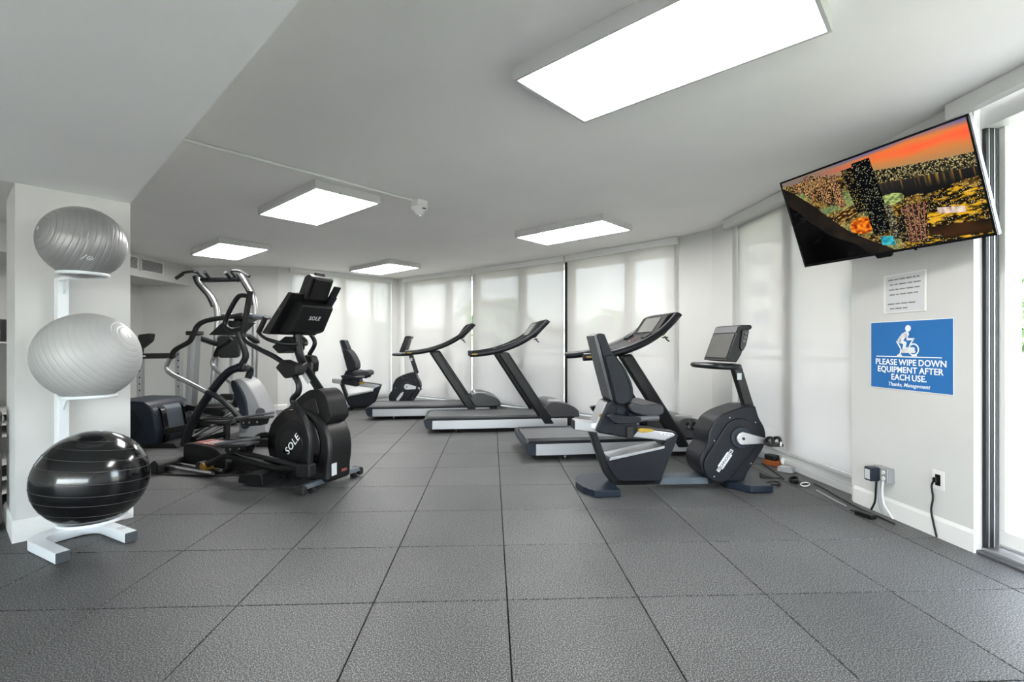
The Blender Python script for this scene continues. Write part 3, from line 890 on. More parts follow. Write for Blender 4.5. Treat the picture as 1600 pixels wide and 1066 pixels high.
# ------------------------------------------------------------ front-drive elliptical with its lettered disc
def make_elliptical():
    e = thing('elliptical_trainer', 'black elliptical trainer with lettered flywheel disc standing in front of the grey one', 'elliptical', (-1.52, 4.07, 0), R(-23))
    # flywheel housing
    out = []
    for k in range(17):
        an = R(215) - R(140) * k / 16
        out.append((-.265 + .318 * math.cos(an), .345 + .318 * math.sin(an)))
    out += [(-.10, .635), (-.01, .585), (.06, .515), (.105, .425), (.118, .33), (.112, .24), (.10, .18), (.098, .055), (-.60, .055)]
    hs = MB().prism(out, -.135, .135).build('drive_housing', 'black', e, .035, 4)
    for s in (-1, 1):
        MB().disc((-.27, s * .142, .345), .292, .020, 'y', 56).build('side_disc', 'black_gloss', hs, .008)
        MB().disc((-.27, s * .152, .345), .20, .010, 'y', 48).build('inner_disc', 'charcoal', hs, .004)
        hub = MB().disc((-.27, s * .158, .345), .125, .012, 'y', 40).build('hub', 'black', hs, .004)
        if s < 0:
            M = plane_M((-.262, -.1645, .352), (.66, 0, .75), (-.75, 0, .66))
            band = MB().box((0, 0, 0), (.245, .074, .002)).build('name_band', 'black_gloss', hub, .001); band.matrix_local = M
            text('SOLE', .082, 'print_white', band, Matrix.Translation((0, -.004, .0012)), 'lettering', .0012, .15, 1.12)
    MB().prism(fillet([(-.60, .055), (-.64, .20), (-.50, .24), (-.30, .06)], .02), -.13, .13).build('lower_cowl', 'black', e, .015)
    text('E35', .062, 'print_white', e, plane_M((-.545, -.1325, .112), (1, 0, 0), (0, 0, 1)), 'lettering', .0015, .2, 1.0)
    # upper shroud and mast
    MB().prism(fillet([(-.40, .625), (-.215, .76), (-.14, .80), (-.03, .815), (.05, .75), (.105, .58), (.02, .50)], [.02, .04, .03, .05, .06, .03, .05]), -.105, .105).build('top_shroud', 'charcoal', e, .028, 3)
    MB().prism(fillet([(-.22, .65), (-.16, .72), (-.06, .74), (-.02, .60), (-.12, .60)], .02), -.115, .115).build('shroud_inset', 'black', e, .008)
    MB().curve([(-.11, 0, .78), (-.20, 0, .88), (-.315, 0, 1.02), (-.365, 0, 1.14), (-.378, 0, 1.34)], .036, 6, 14).build('mast', 'tube_dark', e)
    lb = MB().box((-.245, -.037, .90), (.045, .004, .12), Matrix.Rotation(R(-40), 3, 'Y')).build('caution_label', 'print_light', e, .001)
    MB().box((-.285, -.0385, .955), (.042, .004, .016), Matrix.Rotation(R(-40), 3, 'Y')).build('caution_stripe', 'label_red', lb)
    # console: face turned to the user (-x), we see its back
    cs = MB().prism(fillet([(-.505, 1.275), (-.205, 1.605), (-.165, 1.60), (-.425, 1.262)], .012), -.255, .255).build('console', 'black', e, .014, 3)
    MB().prism(fillet([(-.425, 1.29), (-.225, 1.555), (-.13, 1.50), (-.245, 1.29), (-.35, 1.265)], .02), -.17, .17).build('console_back', 'charcoal', cs, .018, 3)
    text('SOLE', .05, 'print_light', cs, plane_M((-.1815, -.0, 1.40), (0, 1, 0), (.115, 0, .21)), 'lettering', .0008, .1, 1.1)
    pn = MB().box((0, 0, 0), (.44, .34, .004)).build('display', 'screen_grey', cs); pn.matrix_local = plane_M((-.358, 0, 1.442), (0, -1, 0), (.30, 0, .33))
    for y in (-.235, .235):
        MB().disc((-.30, y, 1.47), .010, .045, 'y', 14).build('console_screw', 'grey_plastic', cs)
    tb = MB().prism(fillet([(-.245, 1.585), (-.165, 1.745), (-.115, 1.765), (-.085, 1.735), (-.165, 1.555)], .012), -.125, .125).build('tablet_holder', 'black', e, .010)
    pt = MB().box((0, 0, 0), (.17, .16, .006)).build('holder_plate', 'charcoal', tb, .002); pt.matrix_local = plane_M((-.116, 0, 1.648), (0, 1, 0), (.08, 0, .18))
    MB().span((-.14, -.05, 1.755), (-.11, .05, 1.785)).build('holder_clip', 'black', tb, .006)
    MB().prism(fillet([(-.225, 1.50), (-.09, 1.69), (-.07, 1.68), (-.205, 1.48)], .006), .13, .20).build('tablet_arm', 'navy', tb, .004)
    # handlebars: fixed bars with grips
    for s in (-1, 1):
        MB().curve([(-.355, s * .02, 1.185), (-.40, s * .12, 1.185), (-.50, s * .20, 1.225), (-.595, s * .21, 1.285), (-.585, s * .21, 1.30)], .016, 6, 10).build('fixed_bar', 'tube_navy', e)
        MB().tube([(-.592, s * .21, 1.285), (-.515, s * .205, 1.412)], [.021, .021], 12).build('hand_grip', 'rubber', e)
    MB().prism(fillet([(-.60, 1.16), (-.44, 1.25), (-.36, 1.24), (-.37, 1.13), (-.52, 1.10)], .015), -.075, .075).build('bottle_holder', 'charcoal', e, .012)
    # moving arms
    for s in (-1, 1):
        g = -1 if s < 0 else 1
        dx = 0 if s < 0 else .0
        y = s * .295
        if s < 0:
            low = [(-.12, y, .965), (-.052, y, .875), (-.055, y, .80), (-.112, y, .745), (-.085, y, .69), (-.012, y, .63), (.05, y, .52), (.072, y, .40), (.062, y, .225)]
            upp = [(-.17, y, 1.01), (-.30, y, 1.075), (-.434, y, 1.125), (-.60, y, 1.19), (-.66, y, 1.235), (-.668, y, 1.30)]
            bar = [(-.672, y, 1.27), (-.585, y, 1.625)]
            loop = [(-.597, y, 1.578), (-.68, y, 1.592), (-.745, y, 1.57), (-.835, y, 1.465), (-.887, y, 1.375), (-.865, y, 1.318), (-.79, y, 1.300), (-.672, y, 1.315)]
            px, pz = -.125, .985
        else:
            low = [(-.50, y, .955), (-.50, y, .85), (-.44, y, .75), (-.33, y, .64), (-.22, y, .50), (-.20, y, .38), (-.20, y, .235)]
            upp = [(-.54, y, 1.01), (-.545, y, 1.08), (-.475, y, 1.19), (-.53, y, 1.28), (-.62, y, 1.36), (-.68, y, 1.42)]
            bar = [(-.68, y, 1.39), (-.60, y, 1.66)]
            loop = [(-.605, y, 1.64), (-.69, y, 1.655), (-.76, y, 1.63), (-.85, y, 1.52), (-.89, y, 1.45), (-.86, y, 1.41), (-.80, y, 1.40), (-.683, y, 1.42)]
            px, pz = -.52, .985
        MB().tube(catmull(low, 5), .024, 12).build('lower_arm', 'tube_dark', e)
        ua = MB().tube(catmull(upp, 5), .020, 12).build('upper_arm', 'tube_navy', e)
        MB().tube(bar, .023, 12).build('arm_grip', 'rubber', ua)
        MB().tube(catmull(loop, 5), .020, 12).build('grip_loop', 'tube_navy', ua)
        pv = [(px - .13, pz + .01), (px - .06, pz + .075), (px + .09, pz + .03), (px + .10, pz - .04), (px - .03, pz - .075)]
        if s > 0: pv = [(px - .06, pz - .06), (px - .07, pz + .03), (px - .04, pz + .10), (px + .03, pz + .09), (px + .06, pz + .03), (px + .05, pz - .06)]
        MB().prism(fillet(pv, .015), y - .045, y + .045).build('pivot_cover', 'charcoal', e, .014)
        MB().beam((px + .02, y - s * .04, pz - .01), (-.29, s * .02, .995), .07, .07).build('pivot_axle', 'charcoal', e, .012)
        # link from the arm foot to the pedal
        jx, jz = (low[-1][0], .195)
        MB().prism(fillet([(jx - .11, jz + .02), (jx - .05, jz + .055), (jx + .035, jz + .06), (jx + .04, jz - .045), (jx - .10, jz - .055)], .02), y - .04, y + .04).build('arm_joint', 'charcoal', e, .014)
        dz = 0.0 if s < 0 else .12
        ox = 0 if s < 0 else -.30
        MB().curve([(jx - .08, y, jz + .02), (-.38 + ox * .6, y, .252 + dz), (-.72 + ox, y, .272 + dz)], .021, 6, 12, sy=1.0).build('link_arm', 'tube_dark', e)
        MB().tube(catmull([(-.03, s * .20, .20), (-.35, s * .20, .15 + dz * .5), (-.53 + ox * .4, s * .21, .162 + dz * .8), (-.72 + ox * .6, s * .22, .185 + dz), (-.95 + ox * .5, s * .22, .205 + dz * .7), (-1.12 + ox * .3, s * .22, .145 + dz * .3), (-1.27, s * .22, .082)], 5), .030, 12).build('pedal_arm', 'charcoal', e)
        rl = MB().disc((-1.285, s * .22, .078), .05, .075, 'y', 28).build('roller', 'black', e, .006)
        MB().disc((-1.235, s * .22, .085), .036, .085, 'y', 24).build('roller_hub', 'amber', rl, .004)
        # pedal: dished footplate on a bolted bracket
        cx, cz = (-.80, .315) if s < 0 else (-1.20, .445)
        M = Matrix.Translation((cx, s * .25, cz)) @ Matrix.Rotation(R(-6), 4, 'Y')
        pdl = MB().prism(fillet([(-.215, -.06), (-.12, -.085), (.14, -.08), (.215, -.05), (.215, .05), (.14, .08), (-.12, .085), (-.215, .06)], .04), 0, .022, 'z').build('pedal', 'pedal_grey', e, .006)
        pdl.matrix_local = M
        ring = [(-.205, -.05), (-.1, -.078), (.14, -.073), (.2, -.045), (.205, .04), (.14, .073), (-.1, .078), (-.205, .05)]
        MB().tube(catmull([(a, b, .026 + (.022 if a > .1 else 0)) for a, b in ring], 4, True), .011, 8, True).build('pedal_rim', 'grey_plastic', pdl)
        MB().prism(fillet([(-.17, -.002), (.16, -.002), (.12, -.06), (-.08, -.065)], .015), -.035, .035).build('pedal_bracket', 'black', pdl, .006)
        for q in (-.12, -.04, .07):
            MB().disc((q, -.037, -.025), .010, .008, 'y', 12).build('bolt', 'alu', pdl)
    # rear incline box, rods and stabilisers
    rb = MB().prism(fillet([(-1.70, .04), (-1.69, .235), (-1.58, .25), (-1.25, .235), (-1.10, .13), (-1.10, .04)], [.02, .03, .04, .1, .04, .02]), -.135, .135).build('incline_box', 'charcoal', e, .016, 3)
    wl = MB().box((-1.42, -.02, .2485), (.30, .17, .004), Matrix.Rotation(R(2), 3, 'Y')).build('warning_label', 'label_red', rb, .001)
    for k in range(4):
        MB().box((-1.52 + .065 * k, -.02, .2515), (.018, .15, .002), Matrix.Rotation(R(2), 3, 'Y')).build('label_text_bar', 'print_light', wl, smooth=0)
    for y in (-.27, -.17, .17, .27):
        MB().tube([(-1.74, y, .052), (-1.08, y, .052)], .017, 12).build('slide_rod', 'chrome', e)
    MB().curve([(-1.74, -.31, .055), (-1.74, 0, .07), (-1.74, .31, .055)], .052, 6, 18).build('rear_stabiliser', 'charcoal', e)
    for y in (-.335, .335):
        MB().prism(fillet([(-1.82, .003), (-1.80, .09), (-1.74, .125), (-1.68, .09), (-1.67, .003)], .015), y - .03, y + .03).build('end_cap', 'charcoal', e, .008)
    MB().prism(fillet([(-1.10, .045), (-1.08, .13), (-.60, .14), (-.55, .045)], .015), -.09, .09).build('base_frame', 'black', e, .01)
    mf = MB().prism(fillet([(-.72, .02), (-.70, .085), (-.45, .115), (-.42, .03)], .015), -.31, -.10).build('base_foot', 'charcoal', e, .012)
    MB().disc((-.66, -.26, .011), .022, .022, 'z', 14).build('levelling_foot', 'rubber', e)
    MB().disc((-.66, .26, .011), .022, .022, 'z', 14).build('levelling_foot', 'rubber', e)
    MB().prism(fillet([(-.72, .02), (-.70, .085), (-.45, .115), (-.42, .03)], .015), .10, .31).build('base_foot', 'charcoal', e, .012)
    MB().prism(fillet([(-.045, .045), (-.035, .075), (.03, .085), (.05, .05)], .008), -.31, .31).build('front_stabiliser', 'steel_blue', e, .006)
    for y in (-.325, .325):
        MB().box((.0, y, .045), (.11, .05, .07)).build('end_cap', 'rubber', e, .02)
    for y in (-.24, .24):
        MB().disc((.03, y, .028), .028, .03, 'y', 20).build('transport_wheel', 'rubber', e)
    lb = MB().box((.104, -.075, .16), (.004, .055, .10)).build('data_label', 'print_light', e, smooth=0)
    MB().box((.104, .04, .13), (.004, .06, .022)).build('warning_strip', 'label_red', e, smooth=0)
    return e
make_elliptical()

# ------------------------------------------------------------ rear-drive elliptical behind it
def make_crosstrainer():
    ox, oy = -3.75, 5.85
    e = thing('elliptical_trainer', 'older grey and black cross trainer with silver lever arms behind the lettered one', 'elliptical', (ox, oy, 0))
    O = Vector((ox, oy, 0))
    def q(pts, Y):
        return [at(200 + a / 3.046, 390 + b / 3.046, Y + (c[0] if c else 0)) - O for a, b, *c in pts]
    # rear drive housing
    hs = MB().prism(fillet([(-.90, .03), (-.90, .50), (-.82, .545), (-.42, .53), (-.32, .44), (-.27, .12), (-.30, .03)], [.03, .06, .06, .06, .06, .05, .02]), -.36, .30).build('drive_housing', 'navy_base', e, .05, 4)
    for y in (-.22, .16):
        MB().prism(fillet([(-.425, .52), (-.30, .43), (-.245, .12), (-.27, .05), (-.30, .05), (-.34, .42)], .03), y - .035, y + .035).build('crank_slot', 'black_gloss', hs, .008)
    MB().prism(fillet([(-.42, .515), (-.315, .44), (-.262, .14), (-.30, .1)], .03), -.16, .10).build('front_panel', 'steel_blue', hs, .012)
    MB().disc((-.66, -.362, .28), .20, .012, 'y', 48).build('side_disc', 'navy', hs, .006)
    MB().prism(fillet([(-.95, .0), (-.93, .05), (-.10, .05), (-.05, .0)], .01), -.34, .34).build('base_plate', 'charcoal', e, .01)
    # link arms and pedals
    MB().beam(*q([(160, 727), (460, 785)], 6.05), .035, .07).build('pedal_arm', 'black', e, .008)
    MB().beam(*q([(100, 880), (390, 828)], 5.60), .035, .075).build('pedal_arm', 'black', e, .008)
    for a, b, Y in ((400, 765, 6.05), (420, 830, 5.60)):
        p = q([(a, b)], Y)[0]
        pd = MB().prism(fillet([(-.17, -.075), (.17, -.085), (.17, .085), (-.17, .075)], .04), -.03, .01, 'z').build('pedal', 'black', e, .008)
        pd.location = p + Vector((0, 0, .035))
        MB().tube(catmull([(-.16, -.06, .02), (.15, -.07, .03), (.15, .07, .03), (-.16, .06, .02)], 4, True), .010, 6, True).build('pedal_rim', 'charcoal', pd)
    # twin silver ramp rods
    for a0, b0, a1, b1, Y in ((312, 888, 500, 790, 5.72), (330, 905, 515, 812, 5.62), (318, 870, 500, 775, 5.95)):
        P_ = q([(a0, b0), (a1, b1)], Y)
        MB().tube(P_, .016, 10).build('ramp_rod', 'chrome', e)
    MB().curve(q([(330, 930), (400, 895), (470, 875)], 5.6), .03, 5, 10).build('frame_tube', 'tube_dark', e)
    MB().tube(q([(470, 915), (470, 815)], 5.62), .035, 12).build('ramp_post', 'charcoal', e)
    # wishbone frame
    MB().tube(catmull(q([(272, 935), (280, 890), (330, 780), (395, 680), (450, 610), (495, 573), (545, 560)], 5.50), 5), .045, 14).build('frame_tube', 'tube_navy', e)
    MB().tube(catmull(q([(545, 560, -.1), (580, 570), (572, 610), (545, 670), (505, 745)], 5.9), 5), .040, 14).build('frame_tube', 'tube_navy', e)
    MB().tube(catmull(q([(535, 560), (560, 510), (548, 460), (530, 420), (520, 370)], 5.55), 5), .036, 14).build('console_mast', 'tube_navy', e)
    MB().box(q([(543, 562)], 5.53)[0], (.13, .12, .10)).build('frame_joint', 'tube_navy', e, .035, 3)
    # silver levers with black upper grips
    l1 = MB().tube(catmull(q([(372, 678), (290, 635), (205, 592), (183, 562), (192, 535), (205, 512)], 5.42), 5), .024, 12).build('lever', 'brushed_steel', e)
    MB().tube(catmull(q([(203, 518), (225, 478), (290, 440), (312, 405), (330, 365), (370, 340), (450, 325), (545, 312)], 5.42), 5), .027, 12).build('lever_grip', 'rubber', l1)
    MB().tube(catmull(q([(365, 672), (430, 705), (485, 750), (530, 800)], 5.44), 5), .030, 12).build('lever_foot', 'tube_navy', l1)
    l2 = MB().tube(catmull(q([(510, 650), (440, 590), (405, 555), (402, 530), (415, 508)], 6.15), 5), .024, 12).build('lever', 'brushed_steel', e)
    MB().tube(catmull(q([(416, 510), (432, 470), (470, 445), (492, 425)], 6.15), 5), .027, 12).build('lever_grip', 'rubber', l2)
    # console
    p0, p1, p2, p3 = q([(425, 408), (500, 405), (560, 345), (500, 340)], 5.8)
    cm = MB().prism(fillet([(p0.x, p0.z), (p1.x, p1.z), (p2.x, p2.z), (p3.x, p3.z)], .01), -.22, .18).build('console', 'charcoal', e, .012)
    pa, pb = q([(480, 318), (635, 318)], 5.8)
    MB().span((pa.x, -.22, pa.z - .03), (pb.x, .20, pa.z + .02)).build('console_tray', 'steel_blue', e, .02)
    MB().prism([(p1.x - .02, p1.z), (p2.x, p2.z), (pb.x - .12, pa.z - .03), (pa.x + .1, pa.z - .03)], -.12, .12).build('console_neck', 'black', e, .01)
    # tall grey fan cover
    cv = q([(512, 640), (545, 612), (585, 625), (635, 700), (672, 790), (685, 860), (690, 930), (560, 930), (556, 800), (545, 720)], 5.85)
    MB().prism(catmull([(v.x, v.z) for v in cv], 4, True), -.12, .20).build('fan_cover', 'cover_grey', e, .03, 3)
    cv = q([(512, 640), (530, 625), (575, 700), (590, 790), (592, 840), (560, 840), (550, 760)], 5.80)
    MB().prism(catmull([(v.x, v.z) for v in cv], 4, True), -.15, .18).build('cover_edge', 'navy_base', e, .02, 3)
    p = q([(632, 775)], 5.72)[0]
    MB().disc((p.x, -.135, p.z), .055, .02, 'y', 28).build('cover_badge', 'grey_plastic', e, .003)
    MB().prism(fillet([(.30, .0), (.32, .09), (.95, .09), (.98, .0)], .01), -.28, .30).build('front_foot', 'charcoal', e, .015)
    MB().span((-.12, -.06, .012), (.36, .06, .085)).build('base_rail', 'charcoal', e, .012)
    return e
make_crosstrainer()

# ------------------------------------------------------------ pull-up tower and weight machines at the back wall
def make_tower():
    Y0 = 7.75
    O = Vector((-4.45, Y0, 0))
    t = thing('pull_up_tower', 'chrome and black pull-up and dip tower by the back wall', 'gym tower', tuple(O))
    def q(pts, dy=0):
        return [at(200 + a / 3.046, 390 + b / 3.046, Y0 + (c[0] if c else 0) + dy) - O for a, b, *c in pts]
    up = [q([(332, 128), (348, 165), (395, 220), (420, 270), (428, 330), (424, 400), (416, 520), (408, 640), (405, 760)]), q([(540, 118), (565, 160), (592, 210), (604, 265), (606, 330), (605, 400), (603, 520), (600, 640), (600, 760)])]
    for u in up:
        u[-1].z = .06
        MB().tube(catmull(u, 5), .048, 14).build('upright', 'brushed_steel', t)
        MB().tube(catmull([v + Vector((-.03, -.03, 0)) for v in u[:4]], 5), .035, 10).build('upright_sleeve', 'charcoal', t)
        f = Vector((u[-1].x, 0, 0))
        MB().span((f.x - .05, -.45, 0), (f.x + .05, .35, .07)).build('base_foot', 'charcoal', t, .012)
    a, b = q([(342, 146), (540, 142)])
    MB().tube([a, b], .038, 12).build('crossbar', 'tube_dark', t)
    MB().span((up[0][-1].x, .2, .02), (up[1][-1].x, .28, .09)).build('base_rail', 'charcoal', t, .01)
    for pts, g in (([(375, 152), (345, 128), (320, 106), (268, 110), (250, 122)], [(262, 115), (228, 138)]), ([(525, 152), (508, 128), (492, 103), (530, 102), (550, 112)], [(535, 104), (578, 128)])):
        hb = MB().tube(catmull(q([(a, b, -.25 if k > 1 else 0) for k, (a, b) in enumerate(pts)]), 5), .020, 10).build('pull_bar', 'tube_dark', t)
        MB().tube(q([(a, b, -.25) for a, b in g]), .026, 10).build('grip', 'rubber', hb)
    for a, b in (((365, 108), (388, 138)), ((463, 108), (486, 138))):
        pg = q([(*a, -.22), (*b, 0)])
        MB().tube(pg, .024, 10).build('peg_grip', 'rubber', t)
    for (a0, b0, a1, b1) in ((330, 418, 425, 452), (560, 408, 612, 440)):
        p, r = q([(a0, b0, -.35), (a1, b1, -.05)])
        MB().beam(p, r, .12, .07).build('arm_pad', 'pad_black', t, .025, 3)
        MB().beam(r, r + Vector((.02, .06, .0)), .05, .05).build('pad_bracket', 'alu', t, .004)
    p, r = q([(445, 425), (545, 515)])
    MB().prism(fillet([(p.x, p.z + .05), (r.x, p.z + .05), (r.x, r.z), (p.x, r.z)], .07), -.12, -.04).build('back_pad', 'pad_black', t, .02, 3)
    MB().beam(*q([(495, 470, -.04), (495, 760, -.04)]), .06, .06).build('pad_post', 'alu', t, .006)
    p, r = q([(440, 702, -.1), (505, 702, -.1)])
    MB().beam(p, r, .08, .10).build('knee_pad', 'pad_black', t, .02)
    return t
make_tower()

def make_stack():
    Y0 = 7.0
    O = Vector((-4.62, Y0, 0))
    t = thing('weight_stack_machine', 'silver weight stack column standing between the cross trainer and tower', 'weight machine', tuple(O))
    def q(pts):
        return [at(200 + a / 3.046, 390 + b / 3.046, Y0) - O for a, b in pts]
    a, b = q([(318, 408), (295, 835)])
    b.z = .03
    MB().beam(a, b, .10, .14, (0, 1, 0)).build('column', 'brushed_steel', t, .01)
    MB().beam(a + Vector((.03, -.075, -.05)), b + Vector((.03, -.075, .1)), .05, .01, (0, 1, 0)).build('column_inlay', 'alu_panel', t, .002)
    MB().box(a + Vector((0, 0, .03)), (.16, .18, .06)).build('column_cap', 'black', t, .015)
    MB().span((b.x - .25, -.3, 0), (b.x + .25, .3, .05)).build('base_plate', 'charcoal', t, .01)
    MB().box((b.x + .5, .1, .30), (.55, .26, .06)).build('seat', 'pad_black', t, .02)
    MB().beam((b.x + .5, .1, .0), (b.x + .5, .1, .28), .07, .07).build('seat_post', 'alu', t, .006)
    MB().span((b.x + .2, .06, .0), (b.x + .6, .14, .05)).build('base_rail', 'charcoal', t, .006)
    return t
make_stack()

def make_rack():
    Y0 = 7.6
    O = Vector((-5.65, Y0, 0))
    t = thing('cable_station', 'cable station with black crossbar and perforated silver posts under the bulkhead', 'weight machine', tuple(O))
    def q(pts):
        return [at(200 + a / 3.046, 390 + b / 3.046, Y0) - O for a, b in pts]
    for a0, b0, b1 in ((243, 480, 790), (60, 500, 780)):
        p, r = q([(a0, b0), (a0, b1)])
        r.z = .03
        po = MB().beam(p, r, .075, .075).build('post', 'brushed_steel', t, .006)
        for k in range(6):
            MB().disc((p.x + .012, -.039, p.z - .06 - .10 * k), .012, .004, 'y', 12).build('post_hole', 'black', po)
    p, r = q([(78, 507), (232, 505)])
    MB().beam(p + Vector((0, -.06, 0)), r + Vector((0, -.06, 0)), .07, .085).build('crossbar', 'black', t, .008)
    MB().box(p + Vector((.04, -.10, 0)), (.10, .01, .02)).build('bar_label', 'print_light', t, smooth=0)
    c0 = q([(110, 430)])[0]
    mo = MB().prism(fillet([(c0.x - .10, c0.z + .08), (c0.x + .10, c0.z + .10), (c0.x + .08, c0.z - .02), (c0.x - .06, c0.z - .13), (c0.x - .11, c0.z - .15)], .03), -.14, -.04).build('head_pad', 'pad_black', t, .015, 3)
    MB().beam(q([(85, 470)])[0] + Vector((0, -.08, 0)), q([(80, 505)])[0] + Vector((0, -.08, 0)), .04, .05).build('pad_arm', 'black', t, .006)
    MB().span((-.62, -.35, 0), (.25, -.27, .05)).build('base_rail', 'charcoal', t, .01)
    MB().span((-.62, .05, 0), (.25, .13, .05)).build('base_rail', 'charcoal', t, .01)
    for x in (-.58, .19):
        MB().span((x - .04, -.35, .0), (x + .04, .13, .06)).build('base_foot', 'charcoal', t, .008)
    fl = q([(205, 800), (330, 742)])
    for k in range(6):
        f = k / 5
        MB().disc((fl[0].x + (fl[1].x - fl[0].x) * f, -.42 + .25 * f, .045), .045, .06, 'x', 16).build('plate', 'rubber', t, .006)
    return t
make_rack()

# ------------------------------------------------------------ exercise balls on their stand
PB = Vector((-2.765, 2.975, 0))
ang = math.atan2(-.475, .88)
st = thing('ball_stand', 'white steel ball rack with open U shaped foot in front of the column', 'ball rack', tuple(PB), ang)
MB().span((-.028, -.028, .03), (.028, .028, 1.585)).build('post', 'white_powder', st, .006)
def ring_arm(z, r, cx, name='ring'):
    MB().beam((.02, 0, z - .012), (cx - r + .01, 0, z - .012), .05, .022).build('ring_arm', 'white_powder', st, .004)
    pts = [(cx + r * math.cos(2 * PI * k / 40), r * math.sin(2 * PI * k / 40), z) for k in range(40)]
    MB().tube(pts, .010, 8, True).build('ring', 'white_powder', st)
    MB().prism([(.028, z - .02), (.09, z - .02), (.028, z - .10)], -.004, .004).build('gusset', 'white_powder', st, smooth=0)
balls = [(1.774, .207, .285, 'ball_silver'), (1.109, .250, .352, 'ball_pale'), (.412, .268, .405, 'ball_black')]
rings = [(.115, 0), (.125, 1), (.15, 2)]
for (z, rb, cx, m), (rr, k) in zip(balls, rings):
    zz = z - math.sqrt((rb + .0112) ** 2 - rr * rr)
    ring_arm(zz, rr, cx)
# U foot
foot = []
outer = [(.475, -.19), (.13, -.19)] + [(.13 + .12 * math.cos(R(270 - a)) - .0, -.07 + .12 * math.sin(R(270 - a))) for a in range(15, 91, 15)] + [(.01, .07)] + [(.13 + .12 * math.cos(R(180 - a)), .07 + .12 * math.sin(R(180 - a))) for a in range(15, 91, 15)] + [(.475, .19)]
inner = [(.475, .125), (.18, .125)] + [(.18 + .08 * math.cos(R(90 + a)), .045 + .08 * math.sin(R(90 + a))) for a in range(15, 91, 15)] + [(.10, -.045)] + [(.18 + .08 * math.cos(R(180 + a)), -.045 + .08 * math.sin(R(180 + a))) for a in range(15, 91, 15)] + [(.475, -.125)]
MB().prism(outer + inner, .003, .062, 'z').build('u_foot', 'white_powder', st, .006, 3)
MB().span((-.02, -.035, .0), (.06, .035, .062)).build('foot_tab', 'white_powder', st, .004)
for y in (-.1575, .1575):
    MB().span((.473, y - .031, .004), (.490, y + .031, .061)).build('end_cap', 'grey_cap', st, .005)
MB().box((.36, .1575, .0635), (.05, .035, .002)).build('foot_label', 'print_light', st, smooth=0)

def ball(z, r, cx, m, tilt, label, ridges, depth, mark=False):
    o = MB()
    N = ridges * 18 if ridges > 20 else 90
    prof = []
    for k in range(N + 1):
        th = -PI / 2 + PI * k / N
        s = abs(math.sin(th * ridges)) if abs(th) < 1.35 else 1
        rr = r - depth * (1 - s) ** 3
        prof.append((max(0.0, rr * math.cos(th)) if 0 < k < N else 0.0, rr * math.sin(th)))
    o.lathe(prof, n=72)
    b = o.build('exercise_ball', m, smooth=60)
    p = PB + Vector((math.cos(ang) * cx, math.sin(ang) * cx, z))
    b.location = p
    b.rotation_euler = Vector(tilt).to_track_quat('Z', 'Y').to_euler()
    tag(b, label, 'ball', 'exercise balls on the white rack')
    if ridges < 20:
        for a_ in (-38, -22, -10, 4, 18, 30, 44, 58):
            rr, zz = r * math.cos(R(a_)), r * math.sin(R(a_))
            MB().tube([(rr * math.cos(2 * PI * i / 72), rr * math.sin(2 * PI * i / 72), zz) for i in range(72)], .0011, 5, True).build('seam', 'grey_plastic', b)
    MB().disc((0, 0, r - .001), .012, .006, 'z', 16).build('valve_plug', 'print_light', b)
    return b
b1 = ball(*balls[0], (-.42, -.87, .20), 'ribbed silver grey exercise ball, topmost on the white rack', 22, .0020)
b2 = ball(*balls[1], (.92, .10, .50), 'ribbed pale grey exercise ball, middle one on the white rack', 24, .0016)
b3 = ball(*balls[2], (.10, .08, .99), 'glossy black exercise ball, lowest on the white rack', 7, .0)
# small printed emblem on the silver ball: a slanted stroke and a ringed disc
z, r, cx, m = balls[0]
cen = PB + Vector((math.cos(ang) * cx, math.sin(ang) * cx, z))
def ball_mark():
    base = at(136, 411, 2.67) - cen
    base.normalize()
    xax = Vector((.72, .62, 0)).normalized()
    mk = MB()
    def sp(a, b_):
        up = Vector((0, 0, 1)); up = (up - base * up.dot(base)).normalized(); xx = (xax - base * xax.dot(base)).normalized()
        v = (base * r + xx * a + up * b_).normalized() * (r + .0006)
        return v
    mk.tube([sp(-.022 + .028 * k / 6, -.014 + .032 * k / 6) for k in range(7)], .0017, 5)
    mk.tube([sp(.018 + .014 * math.cos(2 * PI * k / 20), -.004 + .010 * math.sin(2 * PI * k / 20)) for k in range(20)], .0014, 5, True)
    mk.tube([sp(.012 + .004 * k, .0 - .003 * k) for k in range(4)], .0018, 5)
    o = mk.build('emblem', 'print_white', b1)
    o.matrix_parent_inverse = (Matrix.Translation(cen) @ b1.rotation_euler.to_matrix().to_4x4()).inverted() @ Matrix.Translation(cen)
ball_mark()

